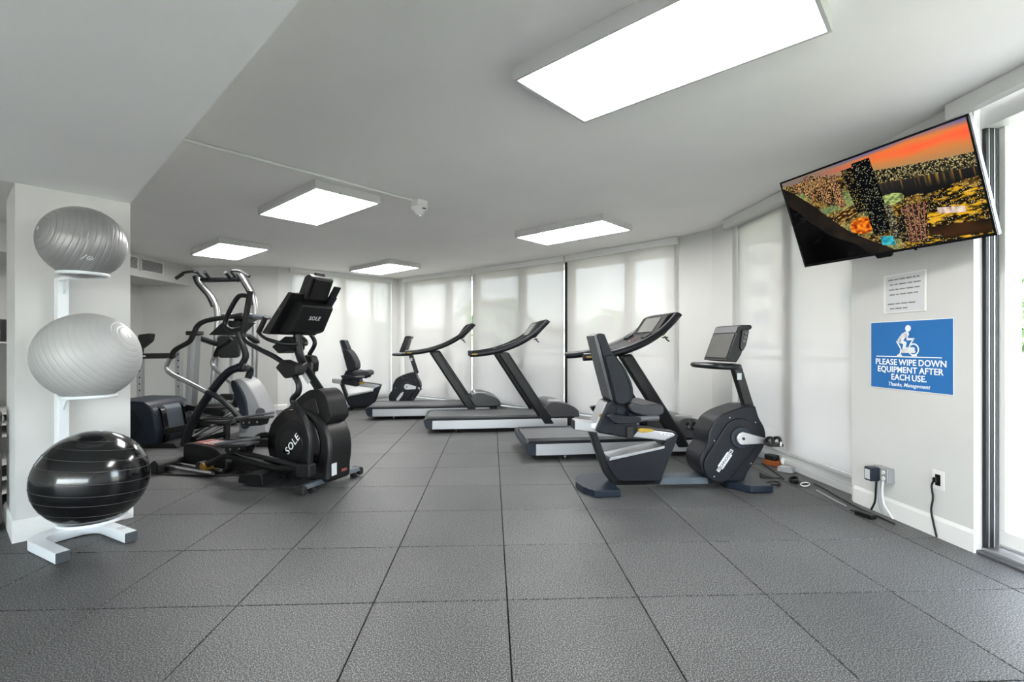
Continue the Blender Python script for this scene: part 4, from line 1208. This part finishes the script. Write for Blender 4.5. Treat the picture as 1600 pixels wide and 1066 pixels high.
# ------------------------------------------------------------ television
def make_tv():
    w, hh = 1.10, .637
    yaw, tilt = -1.231, .392
    t = thing('television', 'flat television on the wall showing a city at dusk, tilted down', 'television', (2.207, 2.974, 2.037))
    t.rotation_mode = 'XYZ'
    # local x: left to right of the screen, local -y: towards the viewer, z: up along the screen
    a = Vector((math.cos(yaw), math.sin(yaw), 0)); hn = Vector((math.sin(yaw), -math.cos(yaw), 0))
    up = Vector((0, 0, 1)) * math.cos(tilt) + hn * math.sin(tilt)
    fr = a.cross(up)
    M = Matrix((a, -fr, up)).transposed()
    t.rotation_euler = M.to_euler()
    bz = .012
    MB().span((-w / 2, 0.002, -hh / 2), (w / 2, .028, hh / 2)).build('back_shell', 'black', t, .004)
    for p, q in (((-w / 2, -.006, -hh / 2), (w / 2, .01, -hh / 2 + bz * 1.3)), ((-w / 2, -.006, hh / 2 - bz), (w / 2, .01, hh / 2)), ((-w / 2, -.006, -hh / 2 + bz * 1.3), (-w / 2 + bz, .01, hh / 2 - bz)), ((w / 2 - bz, -.006, -hh / 2 + bz * 1.3), (w / 2, .01, hh / 2 - bz))):
        MB().span(p, q).build('bezel', 'black_gloss', t, .002)
    MB().span((w / 2 - .004, .002, -hh / 2), (w / 2 + .003, .026, hh / 2)).build('edge_trim', 'alu', t, .002)
    MB().span((-w / 2 + .28, .0, -.22), (w / 2 - .28, .075, .18)).build('rear_bulge', 'black', t, .02)
    MB().prism([(-.06, -hh / 2), (-.05, -hh / 2 - .022), (.03, -hh / 2 - .022), (.04, -hh / 2)], -.004, .02).build('sensor_tab', 'black_gloss', t, .002)
    MB().disc((.17, .008, -hh / 2 - .003), .012, .010, 'z', 14).build('power_button', 'black_gloss', t)
    mt = MB().beam((-.02, .07, -.05), (-.02, .20, .02), .10, .10).build('mount_arm', 'black', t, .006)
    # picture as a fine grid with colours
    nx, nz = 420, 240
    sw, sh = w - 2 * bz, hh - 2.3 * bz
    xs = np.linspace(-sw / 2, sw / 2, nx + 1); zs = np.linspace(-hh / 2 + 1.3 * bz, hh / 2 - bz, nz + 1)
    X, Z = np.meshgrid(xs, zs, indexing='ij')
    V = np.stack([X, np.full_like(X, -.001), Z], -1).reshape(-1, 3)
    idx = np.arange((nx + 1) * (nz + 1)).reshape(nx + 1, nz + 1)
    Fc = np.stack([idx[:-1, :-1], idx[1:, :-1], idx[1:, 1:], idx[:-1, 1:]], -1).reshape(-1, 4)
    me = bpy.data.meshes.new('screen')
    me.from_pydata(V.tolist(), [], Fc.tolist())
    rng = np.random.default_rng(5)
    U = (np.arange(nx) + .5) / nx; W_ = (np.arange(nz) + .5) / nz
    u, v = np.meshgrid(U, W_, indexing='ij')
    dots = lambda r_, p: np.repeat(np.repeat(r_.random((nx // 2 + 1, nz // 2 + 1)) < p, 2, 0), 2, 1)[:nx, :nz]
    def noise(sx, sz, seed):
        g = np.random.default_rng(seed).random((sx + 2, sz + 2))
        a_, b_ = u * sx, v * sz
        i, j = a_.astype(int), b_.astype(int); fa, fb = a_ - i, b_ - j
        fa = fa * fa * (3 - 2 * fa); fb = fb * fb * (3 - 2 * fb)
        return (g[i, j] * (1 - fa) + g[i + 1, j] * fa) * (1 - fb) + (g[i, j + 1] * (1 - fa) + g[i + 1, j + 1] * fa) * fb
    def mixc(a_, b_, t_):
        t_ = np.clip(t_, 0, 1)[..., None]
        return np.asarray(a_) * (1 - t_) + np.asarray(b_) * t_
    hor = .955 - .245 * u + .012 * np.sin(u * 6)
    img = np.zeros((nx, nz, 3))
    # sky: tan at the horizon, red cloud band, violet on top; greyer to the left
    t_ = (v - hor) / np.maximum(1 - hor, .02)
    sky = mixc((.62, .47, .30), (.80, .45, .22), t_ * 2.2)
    band = np.clip(1 - np.abs(t_ - .58 - .25 * (noise(7, 5, 3) - .5) - .12 * (u - .8)) / .26, 0, 1)
    sky = mixc(sky, (.93, .33, .20), band * (.35 + .75 * noise(9, 14, 4)))
    sky = mixc(sky, (.36, .36, .52), (t_ - .80) * 5 + .9 * (noise(8, 9, 8) - .5))
    sky = mixc((.45, .39, .36), sky, (u - .18) * 2.4)
    img[:] = sky
    # city carpet
    land = v < hor
    dens = noise(26, 26, 11) * .6 + noise(70, 50, 12) * .6
    spark = np.repeat(np.repeat(rng.random((nx // 2, nz // 2)), 2, 0), 2, 1) < (.10 + .42 * np.clip(dens - .40, 0, 1))
    warm = mixc((.85, .55, .15), (.95, .92, .62), rng.random((nx, nz)))
    warm = mixc(warm, (.55, .75, .65), (rng.random((nx, nz)) < .13) * 1.0)
    base = mixc((.06, .05, .035), (.60, .44, .18), dens * 1.5 - .45)
    base = mixc(base, (.42, .55, .36), np.clip((noise(9, 9, 14) - .5) * 2.2, 0, .7) * (u < .62))
    city = np.where(spark[..., None], warm * (.45 + .55 * rng.random((nx, nz, 1))), base)
    img[land] = city[land]
    far = land & (v > hor - .12) & (u > .5)
    fs = mixc(mixc((.06, .07, .06), (.34, .30, .18), noise(80, 90, 13) * 1.6 - .6), (.80, .72, .50), np.repeat(np.repeat(rng.random((nx // 2, nz // 2)) > .74, 2, 0), 2, 1) * (.3 + .8 * rng.random((nx, nz))))
    img[far] = fs[far]
    # glowing gold parkland on the right, orange plaza in the middle
    gold = land & (u > .62) & (v < .44 - .05 * np.sin(u * 20))
    gg = mixc((.07, .05, .02), (.80, .60, .10), (noise(60, 90, 21) * .6 + noise(18, 40, 22) * .55 - .50) * 3.0)
    gg = np.where((rng.random((nx, nz)) > .96)[..., None], (.95, .85, .6), gg)
    img[gold] = gg[gold]
    # dark bay
    bay = (u > .555) & (v < hor - .115 - .02 * noise(9, 3, 5)) & (v > .44 + .07 * np.cos((u - .56) * 7) * (u < .8) + .03 * noise(12, 4, 6) + .055 * (u > .8) * (u - .8) * 5)
    bc = mixc((.05, .05, .055), (.17, .16, .15), (v - .45) * 4)
    bc = mixc(bc, (.62, .45, .16), np.clip((noise(110, 2, 9) - .70) * 5, 0, 1) * np.clip((v - (hor - .23)) * 9, 0, .8))
    img[bay] = bc[bay]
    isl = ((u - .60) / .07) ** 2 + ((v - .50) / .055) ** 2 < 1
    ic = mixc((.20, .24, .12), (.75, .82, .50), noise(70, 60, 31))
    img[isl & land] = ic[isl & land]
    # ocean and beach at lower left
    xb = np.interp(v, [0, .05, .17, .29, .46, .64, .85, .95], [.56, .52, .42, .333, .25, .173, .06, -.01])
    beach = (u < xb) & (v < .945)
    img[beach] = mixc((.07, .06, .055), (.15, .12, .09), noise(14, 12, 40))[beach]
    surf = u < xb - .085 - .05 * noise(5, 6, 41)
    img[surf & beach] = mixc((.006, .006, .007), (.10, .10, .10), (noise(36, 44, 43) - .74) * 4 * np.clip(1 - (xb - .12 - u) * 5, 0, 1))[surf & beach]
    pl = ((u - .425) / .075) ** 2 + ((v - .31) / .085) ** 2 < 1
    pc = mixc((.45, .12, .03), (.98, .55, .12), noise(60, 50, 50) * 1.4 - .2)
    img[pl & ~beach] = pc[pl & ~beach]
    rd = (np.abs((v - .47) - .42 * (u - .36)) < .055) & (u > .29) & (u < .44) & (u > xb + .01)
    img[rd] = mixc((.16, .08, .03), (.74, .62, .34), (np.sin((v - .42 * u) * 150 + 6 * noise(30, 30, 52)) * .5 + noise(90, 60, 53) - .35))[rd]
    pool = (np.abs(u - .535) < .034) & (np.abs(v - .105 + .3 * (u - .535)) < .045)
    img[pool] = mixc((.02, .25, .32), (.25, .75, .80), noise(50, 40, 51))[pool]
    # towers: (u0 top, u1 top, u0 bottom, u1 bottom, v top, v bottom, body, light density)
    def tower(ua, ub, ca_, cb_, vt, vb, body, lights, stripe=None, seed=1, den=.25):
        r_ = np.random.default_rng(seed)
        k = (vt - v) / (vt - vb)
        lo = ua + (ca_ - ua) * k; hi = ub + (cb_ - ub) * k
        msk = (v < vt) & (v > vb) & (u > lo) & (u < hi)
        c_ = np.ones((nx, nz, 3)) * np.asarray(body)
        fx = (u - lo) / np.maximum(hi - lo, 1e-3)
        c_ = c_ * (1.25 - .6 * fx)[..., None]
        c_ = np.where(dots(r_, den)[..., None], np.asarray(lights) * (.35 + .65 * r_.random((nx, nz, 1))), c_)
        if stripe is not None:
            c_ = np.where((np.sin(fx * 30) > .75)[..., None], stripe, c_)
        img[msk] = c_[msk]
    for k, (ua, vt, wd) in enumerate(((.055, .945, .022), (.085, .94, .022), (.12, .95, .03), (.152, .985, .03), (.19, .975, .036), (.23, .94, .03), (.262, .925, .04), (.305, .90, .045))):
        tower(ua, ua + wd, ua + .012, ua + .012 + wd, vt, .86 - .045 * k, (.12, .085, .07), (.95, .72, .45), (.62, .44, .33) if k % 2 else None, 60 + k, .36)
    tower(.385, .455, .415, .465, .915, .45, (.035, .035, .035), (.70, .62, .38), None, 80, .16)
    tower(.452, .552, .47, .58, .952, .20, (.022, .025, .03), (.62, .62, .50), None, 81, .14)
    tower(.56, .595, .565, .60, .46, .10, (.16, .13, .10), (.70, .70, .55), None, 82, .3)
    tower(.635, .765, .635, .725, .40, .045, (.16, .10, .085), (.85, .66, .45), (.52, .33, .27), 83, .30)
    tower(.595, .645, .600, .640, .33, .06, (.06, .05, .05), (.7, .6, .4), None, 84, .2)
    st_ = (u > .80) & (u < .915) & (np.abs(v - .275 + .35 * (u - .85)) < .028)
    img[st_] = mixc((.55, .45, .40), (.92, .86, .80), noise(90, 20, 90))[st_]
    dk = (u > .74) & (v < .155 - .1 * (u - .74)) & (v > .02 + (u < .8) * .05)
    img[dk] = mixc((.05, .035, .025), (.22, .13, .06), noise(9, 16, 91))[dk]
    img = np.clip(img, 0, 1)
    lin_ = np.where(img <= .04045, img / 12.92, ((img + .055) / 1.055) ** 2.4)
    ca2 = me.color_attributes.new('picture', 'FLOAT_COLOR', 'CORNER')
    col = np.concatenate([np.repeat(lin_.reshape(-1, 3), 4, axis=0), np.ones((nx * nz * 4, 1))], 1).astype(np.float32)
    ca2.data.foreach_set('color', col.ravel())
    o = mesh_obj('screen', me, 'picture', t, smooth=0)
    return t
make_tv()

# ------------------------------------------------------------ signs, sockets on the right wall
def on_right(tt, z, off=.0):
    p = PR + dR * tt - nR * off
    return (p.x, p.y, z)
ts0, ts1 = on_line(1362, C4, C5), on_line(1491, C4, C5)
sg = thing('wall_sign', 'blue wall sign asking people to wipe down equipment after each use', 'sign', on_right((ts0 + ts1) / 2, 1.106, .0015), frame_rot(dR))
MB().span((-.308, -.003, -.231), (.308, .0, .231)).build('rim', 'sign_rim', sg, smooth=0)
MB().span((-.303, -.0045, -.226), (.303, -.003, .226)).build('panel', 'sign_blue', sg, smooth=0)
SM = lambda x, z: plane_M((x, -.0050, z), (1, 0, 0), (0, 0, 1))
for body, sz, z, of, sh_ in (('PLEASE WIPE DOWN', .056, -.048, .0009, 0), ('EQUIPMENT AFTER', .056, -.098, .0009, 0), ('EACH USE.', .056, -.148, .0009, 0), ('Thanks, Management', .036, -.196, .0002, .28)):
    line_of_words(body, sz, 'print_white', sg, 0, -.0050, z, of, sh_, 1.03)
MB().span((-.255, -.0055, -.012), (.235, -.0045, -.006)).build('rule', 'print_white', sg, smooth=0)
# pictogram: rider on an upright bike
pk = MB()
pk.disc((.0, -.0052, .178), .021, .0012, 'y', 28)
def ribbon(pts, wd):
    q = [Vector((p[0], p[1])) for p in pts]
    for a_, b_ in zip(q, q[1:]):
        dd = (b_ - a_).normalized(); nn = Vector((-dd.y, dd.x)) * wd / 2
        pk.prism([tuple(a_ + nn), tuple(b_ + nn), tuple(b_ - nn), tuple(a_ - nn)], -.0058, -.0046)
    for a_ in q:
        pk.disc((a_.x, -.0052, a_.y), wd / 2, .0012, 'y', 14)
ribbon([(-.062, .098), (-.035, .130), (-.012, .140)], .036)
ribbon([(-.012, .142), (-.004, .106), (.038, .108)], .013)
ribbon([(-.066, .095), (-.022, .082), (-.036, .030)], .021)
ribbon([(-.086, .092), (-.058, .050)], .009)
ribbon([(-.040, .026), (-.010, .044), (.040, .044)], .020)
ribbon([(-.030, .026), (.045, .026)], .018)
ribbon([(.044, .112), (.014, .070)], .008)
ribbon([(-.074, .0), (-.058, .012), (-.054, .04)], .010)
ribbon([(-.08, .0), (-.05, .0)], .008)
ribbon([(.030, .0), (.062, .0)], .008)
for k in range(24):
    a0, a1 = 2 * PI * k / 24, 2 * PI * (k + 1) / 24
    pk.prism([(.040 + .040 * math.cos(a0), .040 + .040 * math.sin(a0)), (.040 + .040 * math.cos(a1), .040 + .040 * math.sin(a1)), (.040 + .032 * math.cos(a1), .040 + .032 * math.sin(a1)), (.040 + .032 * math.cos(a0), .040 + .032 * math.sin(a0))], -.0058, -.0046)
pk.build('pictogram', 'print_white', sg, smooth=0)

ta, tb_ = on_line(1382, C4, C5), on_line(1448, C4, C5)
ac = thing('notice_holder', 'small clear acrylic notice holder with grey printed paper above the blue sign', 'notice', on_right((ta + tb_) / 2, 1.521, .0015), frame_rot(dR))
MB().span((-.163, -.004, -.131), (.163, .0, .131)).build('holder', 'fixture_white', ac, .001)
MB().span((-.140, -.0052, -.122), (.148, -.004, .122)).build('paper', 'print_light', ac, smooth=0)
MB().span((.156, -.010, -.131), (.161, -.004, .131)).build('holder_edge', 'trim_paint', ac, .001)
rr_ = random.Random(3)
for row, (z, wds) in enumerate(((.095, 6), (.062, 5), (.028, 5), (-.006, 5), (-.068, 6), (-.10, 3))):
    x = -.125 + rr_.random() * .02
    for k in range(wds):
        wl = .018 + rr_.random() * .04
        if x + wl > .14: break
        MB().span((x, -.0058, z - .004), (x + wl, -.0052, z + .004)).build('print_line', 'print_grey', ac, smooth=0)
        x += wl + .008

t0 = on_line(1384, C4, C5)
jb = thing('junction_box', 'grey metal socket box with black plug on the wall below the sign', 'socket', on_right(t0, .283, 0), frame_rot(dR))
MB().span((-.055, -.045, -.048), (.075, .0, .052)).build('box', 'cover_grey', jb, .006)
MB().span((.0, -.05, -.045), (.07, -.045, .048)).build('cover_plate', 'alu_panel', jb, .004)
for z in (-.02, .022):
    MB().disc((.038, -.052, z), .014, .006, 'y', 16).build('outlet_face', 'fixture_white', jb)
ad = MB().span((-.055, -.115, -.05), (.01, -.045, .045)).build('plug_adapter', 'navy_base', jb, .008)
MB().span((-.042, -.118, -.036), (.0, -.114, .03)).build('adapter_label', 'print_light', ad, smooth=0)
for x, r_, m, fx in ((-.02, .0065, 'cord_black', -.07), (.005, .007, 'cord_grey', .0), (.035, .008, 'cord_white', .06)):
    MB().curve([(x, -.05, -.04), (x, -.055, -.12), (x + fx * .2, -.05, -.20), (x + fx, -.03, -.276)], r_, 6, 8).build('cable', m, jb)
t1 = on_line(1467, C4, C5)
wo_ = thing('wall_outlet', 'white wall outlet plate with black cord plugged in near the door', 'socket', on_right(t1, .35, 0), frame_rot(dR))
MB().span((-.040, -.006, -.058), (.040, .0, .058)).build('plate', 'trim_paint', wo_, .003)
MB().span((-.017, -.009, -.034), (.017, -.006, .034)).build('receptacle', 'black', wo_, .002)
MB().box((-.004, -.018, .0), (.024, .024, .03)).build('plug', 'black', wo_, .005)
MB().curve([(-.004, -.026, .0), (-.015, -.032, -.04), (-.008, -.030, -.11), (-.022, -.028, -.19), (-.008, -.026, -.27), (.008, -.022, -.345)], .0055, 6, 8).build('cord', 'cord_black', wo_)

# ------------------------------------------------------------ cords and adapters on the floor by the right window
def fl(u, v, z=.008):
    Y = (HC - z) * F / (v - CY)
    return Vector(((u - CX) / F * Y, Y, z))
def cord(pts, r, m, label, group='cords on the floor by the right window'):
    o = MB().curve(pts, r, 6, 8).build('extension_lead', m)
    return tag(o, label, 'cord', group)
cord([fl(1398, 819), fl(1375, 808.5), fl(1352, 799), fl(1330, 788), fl(1310, 777), fl(1288, 764), fl(1272, 756)], .006, 'cord_black', 'long black cord running along the foot of the wide shade')
cord([fl(1322, 791), fl(1306, 783), fl(1290, 774), fl(1276, 766)], .005, 'cord_grey', 'thin grey cord lying beside the long black cord')
cord([fl(1190, 724), fl(1198, 729), fl(1205, 734), fl(1212, 739), fl(1219, 744), fl(1224, 749)], .006, 'cord_black', 'black cord trailing from the bike pedal to the coils')
lp = [fl(1208 + 11 * math.cos(a), 755 + 2.6 * math.sin(a) + .3 * k, .008 + .005 * k) for k in range(3) for a in [2 * PI * i / 12 for i in range(12)]]
cord(lp, .005, 'cord_black', 'small coil of black cord by the bike front foot')
lp = [fl(1240 + 7 * math.cos(a), 751 + 3.4 * math.sin(a) - k, .008 + .011 * k) for k in range(4) for a in [2 * PI * i / 12 for i in range(12)]]
cord(lp, .006, 'cord_black', 'loose coil of black cord beside the grey adapter')
lp = [fl(1258 + 7 * math.cos(a), 757 + 2.8 * math.sin(a), .008 + .006 * k) for k in range(2) for a in [2 * PI * i / 12 for i in range(12)]]
cord(lp, .005, 'cord_white', 'white coiled cable next to the black coil')
p = fl(1352, 808, .0)
pw = thing('power_strip', 'flat black plug block on the floor at the wall corner', 'plug', (p.x, p.y, 0), R(-72))
MB().box((0, 0, .016), (.12, .05, .03)).build('body', 'black', pw, .006)
MB().tube([(-.06, 0, .016), (-.11, .01, .010)], .006, 8).build('cord_end', 'cord_black', pw)
p = fl(1209, 727, 0)
pa_ = thing('power_adapter', 'black and orange power adapter on the floor beside the bike pedal', 'adapter', (p.x, p.y, 0), R(-60))
MB().box((0, 0, .025), (.16, .10, .05)).build('lower_block', 'orange', pa_, .008)
MB().box((-.02, 0, .075), (.11, .085, .048)).build('upper_block', 'black', pa_, .010)
MB().box((.085, .01, .055), (.03, .04, .06)).build('plug', 'fixture_white', pa_, .006)
p = fl(1228, 738, 0)
pb_ = thing('power_adapter', 'grey power adapter lying among the coiled cords', 'adapter', (p.x, p.y, 0), R(-45))
MB().box((0, 0, .025), (.13, .08, .05)).build('body', 'cover_grey', pb_, .010)
MB().box((.0, 0, .0515), (.08, .05, .003)).build('label', 'print_light', pb_, smooth=0)
p = fl(1197, 747, 0)
pc_ = thing('power_plug', 'loose black plug lying on the floor by the bike foot', 'plug', (p.x, p.y, 0), R(-20))
MB().prism(fillet([(-.05, 0), (-.05, .045), (0, .025), (.06, .012), (.06, 0)], .006), -.018, .018).build('body', 'cord_black', pc_, .004)
MB().tube([(.05, 0, .008), (.14, .01, .007)], .006, 8).build('cord_end', 'cord_black', pc_)
# thin cord by the elliptical
cord([fl(232, 741), fl(262, 742), fl(300, 743), fl(340, 744), fl(372, 742), fl(395, 738)], .006, 'cord_black', 'black cord on the floor from the rack of balls to the lettered elliptical', None)

# ------------------------------------------------------------ what shows past the column on the left
tc_ = thing('trash_can', 'round brushed steel bin standing beside the column', 'bin', (-3.39, 3.0, 0))
MB().lathe([(0, .012), (.155, .012), (.16, .02), (.16, .73), (.155, .735), (0, .74)], n=48).build('body', 'brushed_steel', tc_)
MB().lathe([(0, .0), (.165, .0), (.165, .03), (.16, .035), (0, .035)], n=48).build('base_ring', 'black', tc_)
MB().lathe([(0, .775), (.12, .77), (.155, .75), (.16, .738), (0, .738)], n=48).build('lid', 'brushed_steel', tc_)
sf = thing('shelf_unit', 'white open shelf unit behind the steel bin and column', 'shelf', (-4.0, 3.75, 0), 0)
for y in (-.28, .26):
    MB().span((-.55, y, 0), (.30, y + .02, 1.2)).build('side_panel', 'fixture_white', sf, .002)
MB().span((-.55, .255, 0), (.30, .275, 1.2)).build('back_panel', 'fixture_white', sf, .002)
for z in (.10, .20, .31, .515, .60, .68, 1.2):
    MB().span((-.55, -.28, z - .012), (.30, .26, z)).build('shelf', 'fixture_white', sf, .002)
MB().span((-.55, -.30, .675), (.30, -.28, 1.2)).build('door_panel', 'fixture_white', sf, .002)
MB().span((-.55, -.30, .315), (.30, -.28, .50)).build('drawer', 'trim_paint', sf, .002)
MB().span((-.55, -.30, .105), (.30, -.28, .195)).build('drawer', 'trim_paint', sf, .002)
MB().span((-.53, .24, .52), (.28, .25, .58)).build('niche_back', 'grey_plastic', sf, .002)
tw = MB().curve([(-.40, -.20, 0), (-.15, -.205, .002), (.25, -.20, 0)], .030, 4, 14).build('towel', 'towel')
tw.location = (-4.0, 3.75, .634); tag(tw, 'rolled white towel lying on the shelf behind the steel bin', 'towel')
mb_ = thing('storage_box', 'dark flat storage box on a low board of the white shelf', 'box', (-3.98, 3.72, .202))
MB().span((-.3, -.2, 0), (.22, .2, .065)).build('body', 'charcoal', mb_, .004)
MB().span((-.31, -.21, .06), (.23, .21, .08)).build('lid', 'black', mb_, .004)
ra = thing('speaker_box', 'small black stereo unit standing on top of the white shelf', 'stereo', (-3.85, 3.62, 1.202))
MB().span((-.3, -.12, 0), (.16, .12, .16)).build('body', 'black', ra, .006)
MB().span((-.29, -.124, .02), (-.02, -.119, .14)).build('grille', 'charcoal', ra)
MB().disc((.08, -.123, .08), .05, .008, 'y', 28).build('cone', 'grey_plastic', ra)
MB().span((.0, -.126, .025), (.15, -.12, .035)).build('trim_line', 'alu', ra)

# ------------------------------------------------------------ outdoors
def offset_path(path, dist):
    out = []
    for i, p in enumerate(path):
        p = Vector(p)
        ns = []
        if i > 0:
            dd = (p - Vector(path[i - 1])).normalized(); ns.append(Vector((-dd.y, dd.x)))
        if i < len(path) - 1:
            dd = (Vector(path[i + 1]) - p).normalized(); ns.append(Vector((-dd.y, dd.x)))
        nn = sum(ns, Vector((0, 0))).normalized()
        out.append(p + nn * dist / max(.3, nn.dot(ns[0])))
    return out
path = [(-6.86, 8.91), C1, C2, M1, M2, M3, C4, C5, D0, (-7.2, -4.6)]
path[0] = (-7.2, 8.75)
o1, o2, o3 = offset_path(path, .17), offset_path(path, 3.6), offset_path(path, 3.75)
def strip(A, B, z0, z1, name, m, label):
    mb = MB()
    for i in range(len(A) - 1):
        mb.prism([tuple(A[i]), tuple(A[i + 1]), tuple(B[i + 1]), tuple(B[i])], z0, z1, 'z')
    return struct(mb.build(name, m, smooth=0), label)
strip(o1, o3, -.16, -.03, 'terrace_floor', 'terrace', 'pale terrace outside the windows')
strip(o2, o3, -.03, .98, 'parapet', 'stucco', 'white terrace parapet')
strip(offset_path(path, 3.55), offset_path(path, 3.80), .981, 1.08, 'parapet_cap', 'stucco', 'white coping of the parapet')
strip(o1[:-1], offset_path(path, 2.1)[:-1], 2.75, 3.05, 'balcony_slab', 'stucco', 'balcony slab over the terrace')
gd = MB().box((0, 40, -6.05), (260, 200, .1)).build('ground', 'lawn', smooth=0); struct(gd, 'ground far below the terrace')

def building(name, label, x, y, rz, w, dp, z1, roof, floors, cols, m):
    b = thing(name, label, 'building', (x, y, -6), rz)
    MB().span((-w / 2, -dp / 2, 0), (w / 2, dp / 2, z1 + 6)).build('wall', m, b)
    if roof == 'gable':
        MB().prism([(-w / 2 - .5, z1 + 6), (0, z1 + 6 + w * .16), (w / 2 + .5, z1 + 6)], -dp / 2 - .4, dp / 2 + .4).build('roof', 'roof_grey', b)
    else:
        MB().span((-w / 2 - .2, -dp / 2 - .2, z1 + 6), (w / 2 + .2, dp / 2 + .2, z1 + 6.4)).build('roof', 'stucco', b)
    for i in range(floors):
        zz = z1 + 6 - 2.6 - i * 3.1
        for k in range(cols):
            xx = -w / 2 + (k + .5) * w / cols
            wf = MB().span((xx - w / cols * .32, -dp / 2 - .06, zz), (xx + w / cols * .32, -dp / 2 + .02, zz + 1.6)).build('window', 'stucco', b)
            MB().span((xx - w / cols * .28, -dp / 2 - .08, zz + .1), (xx + w / cols * .28, -dp / 2 - .05, zz + 1.5)).build('pane', 'far_glass', wf, smooth=0)
    return b
building('house', 'white gabled house seen through the shade behind the elliptical console', -11.0, 24, R(28), 13, 9, 1.1, 'gable', 2, 4, 'stucco')
building('apartment_building', 'pale flat-roofed block seen through the long window shades', 2.5, 42, R(-10), 30, 12, 2.4, 'flat', 2, 8, 'stucco_tan')
building('apartment_tower', 'tall pale apartment tower seen through the shade beside the pier', 24, 56, R(-22), 11, 11, 15, 'flat', 6, 3, 'stucco')
building('apartment_building', 'apartment block seen through the wide shade beside the sign', 30, 26, R(-60), 26, 12, 12, 'flat', 5, 7, 'stucco_tan')

def palm(x, y, z0, h, label, s):
    t = thing('palm_tree', label, 'palm', (x, y, z0), 0, 'palms outside the windows')
    rnd = random.Random(s)
    bend = rnd.uniform(-.4, .4)
    MB().curve([(0, 0, 0), (bend * .3, 0, h * .5), (bend, 0, h)], [.20, .15, .12], 5, 10).build('trunk', 'bark', t)
    cr = MB()
    for k in range(16):
        a = 2 * PI * k / 16 + rnd.uniform(-.2, .2)
        L = rnd.uniform(1.7, 2.4); lift = rnd.uniform(.2, .9)
        prev = None
        for i in range(7):
            f = i / 6
            r_ = L * f; zz = h + lift * math.sin(f * 2.4) * 1.0 - 1.3 * f * f
            wd = .32 * math.sin(PI * min(.98, f * .9 + .08))
            c = Vector((bend + r_ * math.cos(a), r_ * math.sin(a), zz)); sx = Vector((-math.sin(a), math.cos(a), 0)) * wd
            cur = [cr.bm.verts.new(c + sx - Vector((0, 0, wd * .4))), cr.bm.verts.new(c), cr.bm.verts.new(c - sx - Vector((0, 0, wd * .4)))]
            if prev:
                cr.bm.faces.new((prev[0], cur[0], cur[1], prev[1])); cr.bm.faces.new((prev[1], cur[1], cur[2], prev[2]))
            prev = cur
    cr.build('fronds', 'leaf', t)
    return t
palm(-.6, 19, -6, 8.6, 'palm seen through the shade behind the middle treadmill, nearer the corner', 1)
palm(4.4, 21, -6, 8.2, 'palm seen through the shade next to the dark slit', 2)
palm(-.9, 27, -6, 7.7, 'low palm seen through the shade behind the middle treadmill', 3)
palm(9.0, 24, -6, 8.0, 'palm seen through the shade in front of the apartment tower', 4)
def bush(x, y, z, r, label, s):
    t = thing('shrub_tree', label, 'tree', (x, y, -6), 0, 'trees outside the sliding door')
    rnd = random.Random(s)
    MB().tube([(0, 0, 0), (0, 0, z + 6)], .15, 8).build('trunk', 'bark', t)
    lf = MB()
    for k in range(900):
        v = Vector((rnd.gauss(0, 1), rnd.gauss(0, 1), rnd.gauss(0, 1))).normalized() * r * rnd.uniform(.55, 1.05)
        c = v + Vector((0, 0, z + 6)); ax = Vector((rnd.gauss(0, 1), rnd.gauss(0, 1), rnd.gauss(0, 1))).normalized(); bx = ax.orthogonal().normalized() * .16
        lf.bm.faces.new([lf.bm.verts.new(c + ax * .22), lf.bm.verts.new(c + bx), lf.bm.verts.new(c - ax * .22), lf.bm.verts.new(c - bx)])
    o = lf.build('foliage', 'leaf', t, smooth=0)
    o['kind'] = 'stuff'
bush(11.5, 11.2, .9, 2.0, 'leafy green tree seen through the sliding door glass', 1)
bush(17.5, 14.5, .2, 2.3, 'broad green tree further off behind the sliding door', 2)
